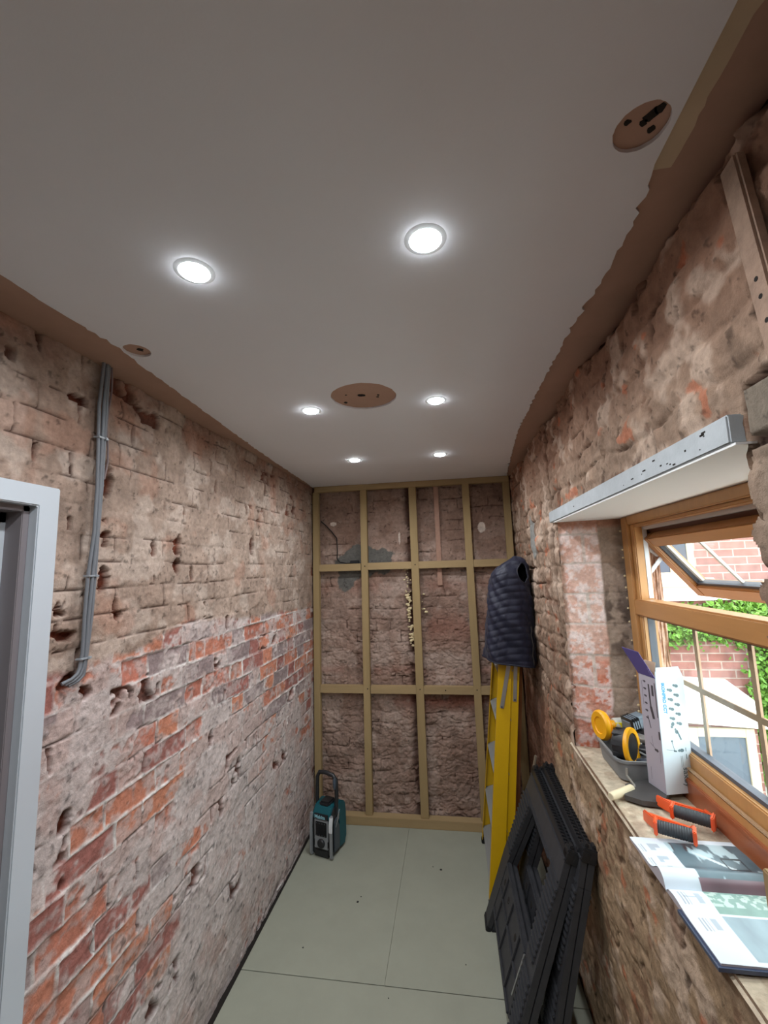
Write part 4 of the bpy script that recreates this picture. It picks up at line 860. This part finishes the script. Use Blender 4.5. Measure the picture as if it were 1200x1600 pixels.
# magazine, spine across the sill
mg = thing('magazine', (1.69, 1.19, Z), 'open lighting catalogue lying on the sill', 'magazine')
def mag_prof(y):    # page height above the sill
    d = y - 1.190
    if d >= 0: return .008 + .026 * math.exp(-((d - .030) / .030) ** 2) + .004 * math.exp(-((d - .12) / .05) ** 2) - (.018 * math.exp(-(d / .007) ** 2))
    return .011 + .006 * math.exp(-((d + .035) / .03) ** 2) - .006 * math.exp(-(d / .006) ** 2) - .0 * d
XM0, XM1 = 1.562, 1.818
def mag_h(U, V):
    n = fbm(U, V, 18, 4, 700); n2 = fbm(U * 3, V, 12, 4, 702); C = np.ones(U.shape + (3,)) * np.array(L(204, 212, 220))
    upper = V > 1.190
    edge = XM0 + .075 + .0 * V
    ph = (U > np.where(upper, XM0 + .078 + (1.38 - V) * .02, XM0 + .072)) & (V < 1.368) & (V > 1.005)
    C1 = np.array(L(84, 100, 108)) * (.6 + .9 * n[..., None]); C1 = mixc(C1, L(70, 48, 50), ((V > 1.33) & (U < 1.70)) * sst(n2, .4, .6)); C1 = mixc(C1, L(170, 190, 196), sst(n2, .58, .64))
    C1 = mixc(C1, L(190, 200, 204), ((np.abs(V - 1.30 + (U - 1.72) * .9) < .006) & (U > 1.69) & (U < 1.76)) * 1.0)
    C1 = mixc(C1, L(40, 48, 54), ((np.abs(V - 1.305) < .003) | (np.abs(V - 1.265) < .003)) & (U > 1.745) & (U < 1.79) | ((np.abs(U - 1.745) < .002) | (np.abs(U - 1.79) < .002)) & (V > 1.265) & (V < 1.305))
    C2 = np.array(L(120, 150, 140)) * (.7 + .6 * n[..., None]); C2 = mixc(C2, L(200, 214, 206), (V > 1.135) * sst(fbm(U, V, 130, 2, 703), .5, .6) * .6); C2 = np.where((V < 1.115)[..., None], np.array(L(134, 152, 160)) * (.75 + .5 * n2[..., None]), C2)
    C2 = mixc(C2, L(226, 232, 236), (np.abs(V - 1.115) < .0025) * 1.0)
    C = np.where(ph[..., None] & upper[..., None], C1, C); C = np.where(ph[..., None] & ~upper[..., None], C2, C)
    curl = upper & (V < 1.235) & (U > XM0 + .078); C = np.where((curl & (V < 1.205))[..., None], np.array(L(120, 96, 104)) * (.7 + .6 * (vn(U * 25, V * 0, 3)[..., None])), C)
    def rect(x0, x1, y0, y1): return ((U > x0) & (U < x1) & (V > y0) & (V < y1)) * 1.0
    ink = rect(XM0 + .030, XM0 + .058, 1.338, 1.356) + rect(XM0 + .030, XM0 + .044, 1.325, 1.34) + rect(XM0 + .032, XM0 + .058, 1.29, 1.302) + rect(XM0 + .032, XM0 + .042, 1.28, 1.294) + rect(XM0 + .038, XM0 + .05, 1.245, 1.265)
    ink2 = rect(XM0 + .02, XM0 + .060, 1.155, 1.159) + rect(XM0 + .046, XM0 + .058, 1.14, 1.17) + rect(XM0 + .042, XM0 + .054, 1.075, 1.105)
    C = mixc(C, L(150, 160, 170), np.clip(ink + ink2, 0, 1) * .8)
    ln2 = ((np.floor(U / .0035) % 2) == 0) * (rect(XM0 + .008, XM0 + .020, 1.318, 1.352) + rect(XM0 + .008, XM0 + .016, 1.265, 1.295) + rect(XM0 + .010, XM0 + .028, 1.135, 1.172) + rect(XM0 + .020, XM0 + .036, 1.07, 1.105)); C = mixc(C, L(120, 124, 134), np.clip(ln2, 0, 1) * .7)
    hh = np.vectorize(mag_prof)(V); return hh, C
pg = grid_obj('pages', np.linspace(XM0, XM1, 150), np.concatenate([np.linspace(.995, 1.15, 70), np.linspace(1.152, 1.26, 90), np.linspace(1.262, 1.385, 60)]), lambda U, V, h: np.stack([U + (1.19 - V) * .03, V, Z + h], -1), mag_h, mat('printed_paper', (220, 226, 230), .35, attr='pigment'), parent=mg)
m = MB()
ys = list(np.linspace(.995, 1.385, 60)); prof = [(y, Z + .0006) for y in (1.385, .995)] + [(y, Z + max(mag_prof(y) - .0012, .0015)) for y in ys]
m.prism([(p[0], p[1]) for p in prof], XM1 - XM0 - .002, Matrix(((0, 0, 1, XM0 + .001), (1, 0, 0, 0), (0, 1, 0, 0), (0, 0, 0, 1))) @ Matrix.Identity(4))
for i_, vv_ in enumerate(m.v): m.v[i_] = Vector((vv_.x + (1.19 - vv_.y) * .03, vv_.y, vv_.z))
m.build('page_block', mat('page_edges', (176, 170, 176), .7), mg)
m = MB(); m.add(*boxvf((XM0 - .007, .990, Z), (XM1, 1.130, Z + .007)), M=None); 
for i_, vv_ in enumerate(m.v): m.v[i_] = Vector((vv_.x + (1.19 - vv_.y) * .03, vv_.y, vv_.z))
m.build('cover', mat('slate_blue_cover', (62, 72, 96), .35), mg)

# hand tools with orange frames
M_or = mat('orange_plastic', (222, 88, 40), .4); M_grip = mat('black_rubber_grip', (48, 50, 54), .6)
def float_tool(g0, g1, b0, b1, label):
    g0, g1, b0, b1 = map(Vector, (g0, g1, b0, b1)); root = thing('hand_tool', ((b0 + b1) / 2)[:2] + (Z,) if False else (((b0 + b1) / 2).x, ((b0 + b1) / 2).y, Z), label, 'hand tool', 'orange handled tools on the sill')
    d = (g1 - g0).normalized(); m = MB()
    m.beam(b0, b1, .020, .014, side=(0, 0, 1))
    for e, b_, sgn in ((g0, b0, -1), (g1, b1, 1)):
        m.beam(b_ , e + Vector((0, 0, .004)), .009, .030, side=d)
        m.beam(e - Vector((0, 0, .018)), e + Vector((0, 0, .019)), .009, .040, side=d)
    m.build('frame', M_or, root, bevel=.003)
    m = MB(); n = 30; P = [g0.lerp(g1, k / n) for k in range(n + 1)]
    m.tube(P, [.0160 + (.0012 if k % 2 else 0) - .003 * abs(k / n - .5) ** 2 for k in range(n + 1)], 14); m.build('grip', M_grip, root, smooth=True)
float_tool((1.632, 1.396, Z + .034), (1.712, 1.357, Z + .034), (1.640, 1.492, Z + .012), (1.735, 1.420, Z + .012), 'orange framed tool with ribbed black grip, the one touching the catalogue')
float_tool((1.716, 1.482, Z + .034), (1.796, 1.428, Z + .034), (1.712, 1.575, Z + .016), (1.812, 1.503, Z + .016), 'orange framed tool with ribbed black grip, the one nearest the white box')
m = MB(); m.prism([(1.625, 1.60), (1.655, 1.675), (1.745, 1.72), (1.772, 1.63), (1.722, 1.56), (1.665, 1.57)], .015, Matrix.Translation((0, 0, Z)))
tag(m.build('metal_plate', mat('dull_steel', (80, 78, 78), .5, metal=.4)), 'dark grey slab lying flat under the white box', 'metal plate')

# white lamp box
bxr = thing('lamp_box', (1.80, 1.66, Z + .003), 'tall white cardboard light fitting box with open lilac flap, standing on the sill', 'box')
A = Vector((1.737, 1.692, Z + .0155)); B = Vector((1.757, 1.610, Z + .0155)); ab = (B - A); abn = ab.normalized(); bcn = Vector((-abn.y, abn.x, 0)); Cc = B + bcn * .099
hB = .362; tl = Vector((.008, -.004, 1)).normalized()      # leans slightly against the window
Dd = A + bcn * .116
def boxshell(m, t=.002):
    m.hexa([A, B, Cc, Dd] + [p + tl * hB for p in (A, B, Cc, Dd)])
M_card = mat('white_card', (202, 214, 222), .45); M_cardg = mat('mauve_card_side', (172, 166, 176), .45); M_lil = mat('purple_card', (88, 78, 140), .45); M_kraft = mat('kraft_inside', (176, 150, 124), .8)
FMr = frame_M(B - bcn.cross(Vector((0, 0, 1))) * 0, tuple(bcn), tuple(tl)); nrm_r = FMr.to_3x3() @ Vector((0, 0, 1)); FMl = frame_M(A, tuple(abn), tuple(tl)); nrm_l = FMl.to_3x3() @ Vector((0, 0, 1))
sr = 1 if nrm_r.dot(CAM - B) > 0 else -1; sl = 1 if nrm_l.dot(CAM - A) > 0 else -1
wl_ = ab.length
mS = MB(M=FMl); mS.add(*boxvf((.0015, .0015, 0 if sl > 0 else -.0005), (wl_ - .0015, hB - .0015, .0005 if sl > 0 else 0)))
# flaps
TA, TB, TC, TD = [p + tl * hB for p in (A, B, Cc, Dd)]
fd = (Vector((-.030, -.012, .085)) - abn * .035)
m = MB(); t_ = Vector((0, 0, .0)); nrm_ = abn.cross(fd).normalized() * .0015
m.hexa([TA, TB, TB + nrm_, TA + nrm_, TA + fd, TB + fd * .97, TB + fd * .97 + nrm_, TA + fd + nrm_]); fp = m.build('top_flap', M_lil, bxr, label='purple printed flap standing open')
m = MB(); f2 = Vector((0.004, .004, .034)); nn_ = Vector((0, .0015, 0)); m.hexa([TB, TC, TC + nn_, TB + nn_, TB + f2 + bcn * .002, TC + f2 - bcn * .016, TC + f2 - bcn * .016 + nn_, TB + f2 + bcn * .002 + nn_]); m.build('side_flap', M_card, bxr)
m = MB(); f3 = Vector((.02, .0, .045)); m.hexa([TA + bcn * .002, TB + bcn * .002 - abn * .01, TB + bcn * .0035 - abn * .01, TA + bcn * .0035] + [p + f3 for p in (TA + bcn * .004, TB - abn * .03 + bcn * .004, TB - abn * .03 + bcn * .0055, TA + bcn * .0055)]); m.build('inner_flap', M_kraft, bxr)
inkM = mat('grey_print', (96, 116, 122), .5); mS.M = Matrix.Identity(4); mS.cur = 1; inkD = mat('dark_print', (70, 66, 70), .5); blueM = mat('blue_print', (70, 150, 210), .5)
def onr(u_, v_, d=.0006): return FMr @ Vector((u_, v_, d * sr))
def bulb(m, F, s_, cx, cy, r, ang=-.4):
    c, s2 = math.cos(ang), math.sin(ang); pts = []
    for k in range(12): a = 2 * math.pi * k / 12; pts.append((math.cos(a) * r * .62, math.sin(a) * r * .8))
    m.prism([(cx + x * c - y * s2, cy + x * s2 + y * c) for x, y in pts], .0004, F @ Matrix.Translation((0, 0, .0002 if s_ > 0 else -.0006)))
    m.prism([(cx + x * c - y * s2, cy + x * s2 + y * c) for x, y in ((-r * .55, r * .8), (r * .55, r * .8), (r * .25, r * 1.5), (-r * .25, r * 1.5))], .0004, F @ Matrix.Translation((0, 0, .0002 if s_ > 0 else -.0006)))
def line(m, F, s_, x0, y0, x1, y1, w_=.001):
    d = Vector((x1 - x0, y1 - y0)); n_ = Vector((-d.y, d.x)).normalized() * w_ / 2
    m.prism([(x0 + n_.x, y0 + n_.y), (x1 + n_.x, y1 + n_.y), (x1 - n_.x, y1 - n_.y), (x0 - n_.x, y0 - n_.y)], .0004, F @ Matrix.Translation((0, 0, .0002 if s_ > 0 else -.0006)))
m = MB(); boxshell(m); m.cur = 1
for k in range(5): bulb(m, FMr, sr, .072, .335 - .030 * k, .0085, 1.3)
for k in range(4): bulb(m, FMr, sr, .050, .322 - .030 * k, .0085, 1.3)
bulb(m, FMr, sr, .046, .215, .009, 2.7); bulb(m, FMr, sr, .056, .190, .008, .3); line(m, FMr, sr, .058, .195, .070, .165, .005)
line(m, FMr, sr, .015, .137, .045, .132); line(m, FMr, sr, .043, .132, .036, .162); line(m, FMr, sr, .036, .160, .038, .165, .005); line(m, FMr, sr, .040, .132, .050, .130, .005); bulb(m, FMr, sr, .068, .132, .009, 1.6)
line(m, FMr, sr, .082, .140, .082, .128, .002); line(m, FMr, sr, .082, .120, .082, .105, .002); line(m, FMr, sr, .062, .115, .062, .080, .0008); line(m, FMr, sr, .067, .115, .067, .082, .0008)
m.build('carton', [M_card, inkM], bxr)
m = mS
for k in range(6): bulb(m, FMl, sl, .030, .340 - .024 * k, .006, 1.5)
line(m, FMl, sl, .048, .335, .050, .260, .007); line(m, FMl, sl, .050, .262, .060, .225, .012); line(m, FMl, sl, .030, .228, .040, .190, .004); line(m, FMl, sl, .065, .30, .066, .335, .010); line(m, FMl, sl, .078, .345, .079, .235, .004); line(m, FMl, sl, .078, .19, .078, .165, .008)
line(m, FMl, sl, .028, .14, .060, .125, .0015); line(m, FMl, sl, .040, .165, .042, .135, .001); bulb(m, FMl, sl, .060, .125, .008, 1.6); line(m, FMl, sl, .015, .34, .015, .26, .0012); line(m, FMl, sl, .072, .13, .072, .09, .0012); line(m, FMl, sl, .020, .06, .020, .02, .0012)
m.build('side_print', [M_cardg, inkD], bxr)
def vtext(txt, size, u_, v_, mt, bold, F=FMr, s_=sr, par=bxr):
    # reads downwards, tops of the letters to the right
    ex = -(F.to_3x3() @ Vector((0, 1, 0))); ey = (F.to_3x3() @ Vector((1, 0, 0)))
    o_ = F @ Vector((u_, v_, .0005 * s_)); Mx = frame_M(tuple(o_), tuple(ex), tuple(ey)); text_obj('lettering', txt, size, Mx, mt, par, bold=bold)
vtext('IKONPRO CCT', .0145, .0205, .347, blueM, .0006)
vtext('saxby', .027, .066, .080, inkM, .0)
FMf = frame_M(tuple(TA), tuple(abn), tuple(fd)); nf = FMf.to_3x3() @ Vector((0, 0, 1)); sf_ = 1 if nf.dot(CAM - TA) > 0 else -1
if sf_ > 0:
    vtext('CCT', .014, .066, .036, mat('pale_lilac_print', (150, 140, 190), .5), .0003, F=FMf @ Matrix.Translation((0, 0, .0012)), s_=1, par=fp)

# grey plastic tray with tools
tr = thing('plastic_tray', (1.74, 1.88, Z), 'grey plastic tray full of power tools at the far end of the sill', 'tray')
TX0, TX1, TY0, TY1, TH = 1.652, 1.822, 1.716, 1.965, .070
def rrect(x0, x1, y0, y1, r, n=6):
    P = []
    for cx, cy, a0 in ((x1 - r, y1 - r, 0), (x0 + r, y1 - r, 90), (x0 + r, y0 + r, 180), (x1 - r, y0 + r, 270)):
        for k in range(n + 1): a = math.radians(a0 + 90 * k / n); P.append((cx + r * math.cos(a), cy + r * math.sin(a)))
    return P
def tray_mesh(m):
    rings = [(rrect(TX0 + .012, TX1 - .012, TY0 + .012, TY1 - .012, .03), 0), (rrect(TX0 + .004, TX1 - .004, TY0 + .004, TY1 - .004, .034), TH - .008), (rrect(TX0 - .002, TX1 + .002, TY0 - .002, TY1 + .002, .038), TH - .008), (rrect(TX0 - .002, TX1 + .002, TY0 - .002, TY1 + .002, .038), TH), (rrect(TX0 + .007, TX1 - .007, TY0 + .007, TY1 - .007, .032), TH), (rrect(TX0 + .015, TX1 - .015, TY0 + .015, TY1 - .015, .028), .004)]
    n = len(rings[0][0]); vs = [(x, y, Z + z) for P, z in rings for x, y in P]; fs = []
    for i in range(len(rings) - 1):
        for k in range(n): fs.append((i * n + k, i * n + (k + 1) % n, (i + 1) * n + (k + 1) % n, (i + 1) * n + k))
    fs += [tuple(range(n))[::-1], tuple(range((len(rings) - 1) * n, len(rings) * n))]; m.add(vs, fs)
m = MB(); tray_mesh(m); m.build('shell', mat('grey_tray_plastic', (124, 126, 128), .55, noise=.1, nscale=20), tr, smooth=True)
M_dy = mat('tool_yellow', (236, 168, 20), .4)
# yellow disc tool
def axisM(o, d): d = Vector(d).normalized(); x = d.orthogonal().normalized(); y = d.cross(x); o = Vector(o); return Matrix(((x.x, y.x, d.x, o.x), (x.y, y.y, d.y, o.y), (x.z, y.z, d.z, o.z), (0, 0, 0, 1)))
t1 = thing('dust_shroud_tool', (1.70, 1.93, Z + .08), 'tool with a round orange-yellow guard disc hanging over the end of the tray', 'power tool')
ax = Vector((-.965, -.26, .02)).normalized(); c0 = Vector((1.668, 1.93, Z + .118))
m = MB(); m.lathe([(.012, .004), (.030, .004), (.032, .008), (.050, .009), (.056, .003), (.057, -.006), (.048, -.010), (.048, -.014), (.052, -.017), (.046, -.021), (.016, -.021), (.012, -.012)], 40, axisM(c0, ax), closed=True); m.lathe([(.014, .004), (.014, .001)], 24, axisM(c0, ax)); m.build('guard_disc', M_dy, t1, smooth=True)
m = MB(); m.tube([c0 - ax * .015, c0 - ax * .055], [.016, .016], 16); m.build('collar', M_dy, t1, smooth=True)
m = MB(); m.tube([c0 - ax * .055, c0 - ax * .06, c0 - ax * .10, c0 - ax * .105], [.02, .024, .024, .018], 16); bdy = m.build('motor_body', mat('pale_grey_housing', (190, 194, 190), .4), t1, smooth=True)
m = MB(); q = c0 - ax * .075; m.box(tuple(q + Vector((-.004, -.022, .004))), (.022, .004, .018)); m.build('warning_sticker', mat('lemon_sticker', (236, 226, 40), .5), bdy)
bp_ = thing('battery_pack', (1.80, 1.90, Z + .08), 'grey ribbed battery pack at the back of the tray next to the window', 'battery')
m = MB(); Mb = Matrix.Translation((1.792, 1.912, Z + .140)) @ Matrix.Rotation(math.radians(20), 4, 'Z') @ Matrix.Rotation(math.radians(-12), 4, 'Y'); m.box((0, 0, 0), (.085, .06, .048), Mb); m.build('case', mat('battery_grey', (112, 122, 132), .4), bp_, bevel=.010)
m = MB()
for k in range(4): m.box((-.034 + .010 * k, 0, 0), (.004, .064, .052), Mb)
m.build('rib', M_blk, bp_, bevel=.002)
m = MB(); m.box((0, .0, -.044), (.06, .05, .05), Mb); m.build('base', M_blk, bp_, bevel=.006)
# drill
dl = thing('cordless_drill', (1.76, 1.86, Z + .05), 'yellow and black cordless drill with silver chuck lying in the tray', 'drill')
dd = Vector((.88, -.44, -.04)).normalized(); dc = Vector((1.722, 1.872, Z + .102))
m = MB(); m.tube([dc, dc + dd * .008, dc + dd * .045, dc + dd * .052], [.016, .021, .021, .017], 18); m.build('housing', M_dy, dl, smooth=True)
m = MB(); m.tube([dc + dd * .052, dc + dd * .058, dc + dd * .08, dc + dd * .098, dc + dd * .104], [.0185, .0195, .018, .012, .008], 18); m.build('chuck', mat('chuck_grey', (126, 122, 118), .3, metal=.6), dl, smooth=True)
m = MB(); m.tube([dc + dd * .02 + Vector((0, -.002, -.012)), dc + dd * .01 + Vector((-.004, -.01, -.05)), dc + Vector((-.004, -.01, -.078))], [.016, .014, .016], 14); m.build('handle', M_blk, dl, smooth=True)
m = MB(); m.tube([dc + Vector((.0, -.024, .012)) + dd * .0, dc + Vector((.0, -.026, .014)) + dd * .03], [.008, .006], 12); m.tube([dc + Vector((0, -.024, -.005)), dc + dd * .06 + Vector((0, -.025, -.009))], [.006, .004], 10); m.build('metal_clip', M_alu, dl, smooth=True)
# round black tool with yellow rim
t2 = thing('hole_cutter', (1.69, 1.80, Z + .03), 'round black tool with a yellow rim sticking out of the tray front', 'power tool')
a2 = Vector((.76, -.64, .08)).normalized(); c2 = Vector((1.722, 1.775, Z + .098))
m = MB(); m.tube([c2 - a2 * .056, c2 - a2 * .050, c2 - a2 * .020, c2 - a2 * .004], [.036, .048, .058, .060], 36); b2_ = m.build('dome', M_blk, t2, smooth=True)
m = MB()
for k in range(9): a_ = 2 * math.pi * k / 9; Q = axisM(c2 - a2 * .03, a2) @ Matrix.Rotation(a_, 4, 'Z'); m.box((.055, 0, 0), (.007, .018, .038), Q)
m.build('dome_rib', M_blk, b2_, bevel=.002)
m = MB(); m.lathe([(.046, -.006), (.063, -.006), (.065, .0), (.063, .007), (.046, .007)], 40, axisM(c2, a2), closed=True); m.build('rim', M_dy, t2, smooth=True)
m = MB(); m.tube([c2 + a2 * .0, c2 + a2 * .004], [.048, .048], 30); m.build('inner_plate', M_blk, t2)
m = MB(); m.tube([(1.752, 1.824, Z + .072), (1.80, 1.795, Z + .072), (1.86 - .05, 1.79, Z + .070)], .019, 16); o = m.build('black_tube', mat('gloss_black', (28, 30, 36), .3), smooth=True); tag(o, 'short thick black tube lying across the tray under the drill', 'tube')
m = MB(); m.tube([(1.735, 1.762, Z + .050), (1.750, 1.745, Z + .055), (1.772, 1.733, Z + .058), (1.776, 1.729, Z + .058)], [.013, .015, .018, .016], 18); o = m.build('torch', mat('slate_plastic', (62, 68, 80), .4), smooth=True); tag(o, 'dark slate cylinder with a round flat end at the near corner of the tray', 'torch')
m = MB(); m.beam((1.745, 1.772, Z + .082), (1.80, 1.745, Z + .058), .014, .004, side=(0, 1, 0)); tag(m.build('metal_strip', M_alu, bevel=.001), 'short light metal strip resting across the tray rim', 'metal strip')

# mini paint roller
pr_ = thing('paint_roller', (1.65, 1.62, Z), 'small cream paint roller with bent wire handle in front of the tray', 'paint roller')
ra, rb_ = Vector((1.578, 1.588, Z + .013)), Vector((1.668, 1.652, Z + .013))
rdv = (rb_ - ra).normalized()
m = MB(); m.tube([ra, ra + rdv * .004, rb_ - rdv * .004, rb_], [.010, .0125, .0125, .010], 20); m.build('sleeve', mat('cream_pile', (216, 202, 170), .95, bump=.001, bscale=300), pr_, smooth=True)
m = MB(); m.tube([rb_, rb_ + rdv * .012, rb_ + rdv * .016 + Vector((0, .008, .002)), Vector((1.682, 1.685, Z + .014)), Vector((1.672, 1.703, Z + .030)), Vector((1.676, 1.708, Z + .052))], .0042, 10); m.build('wire', mat('dirty_wire', (130, 124, 116), .5), pr_, smooth=True)
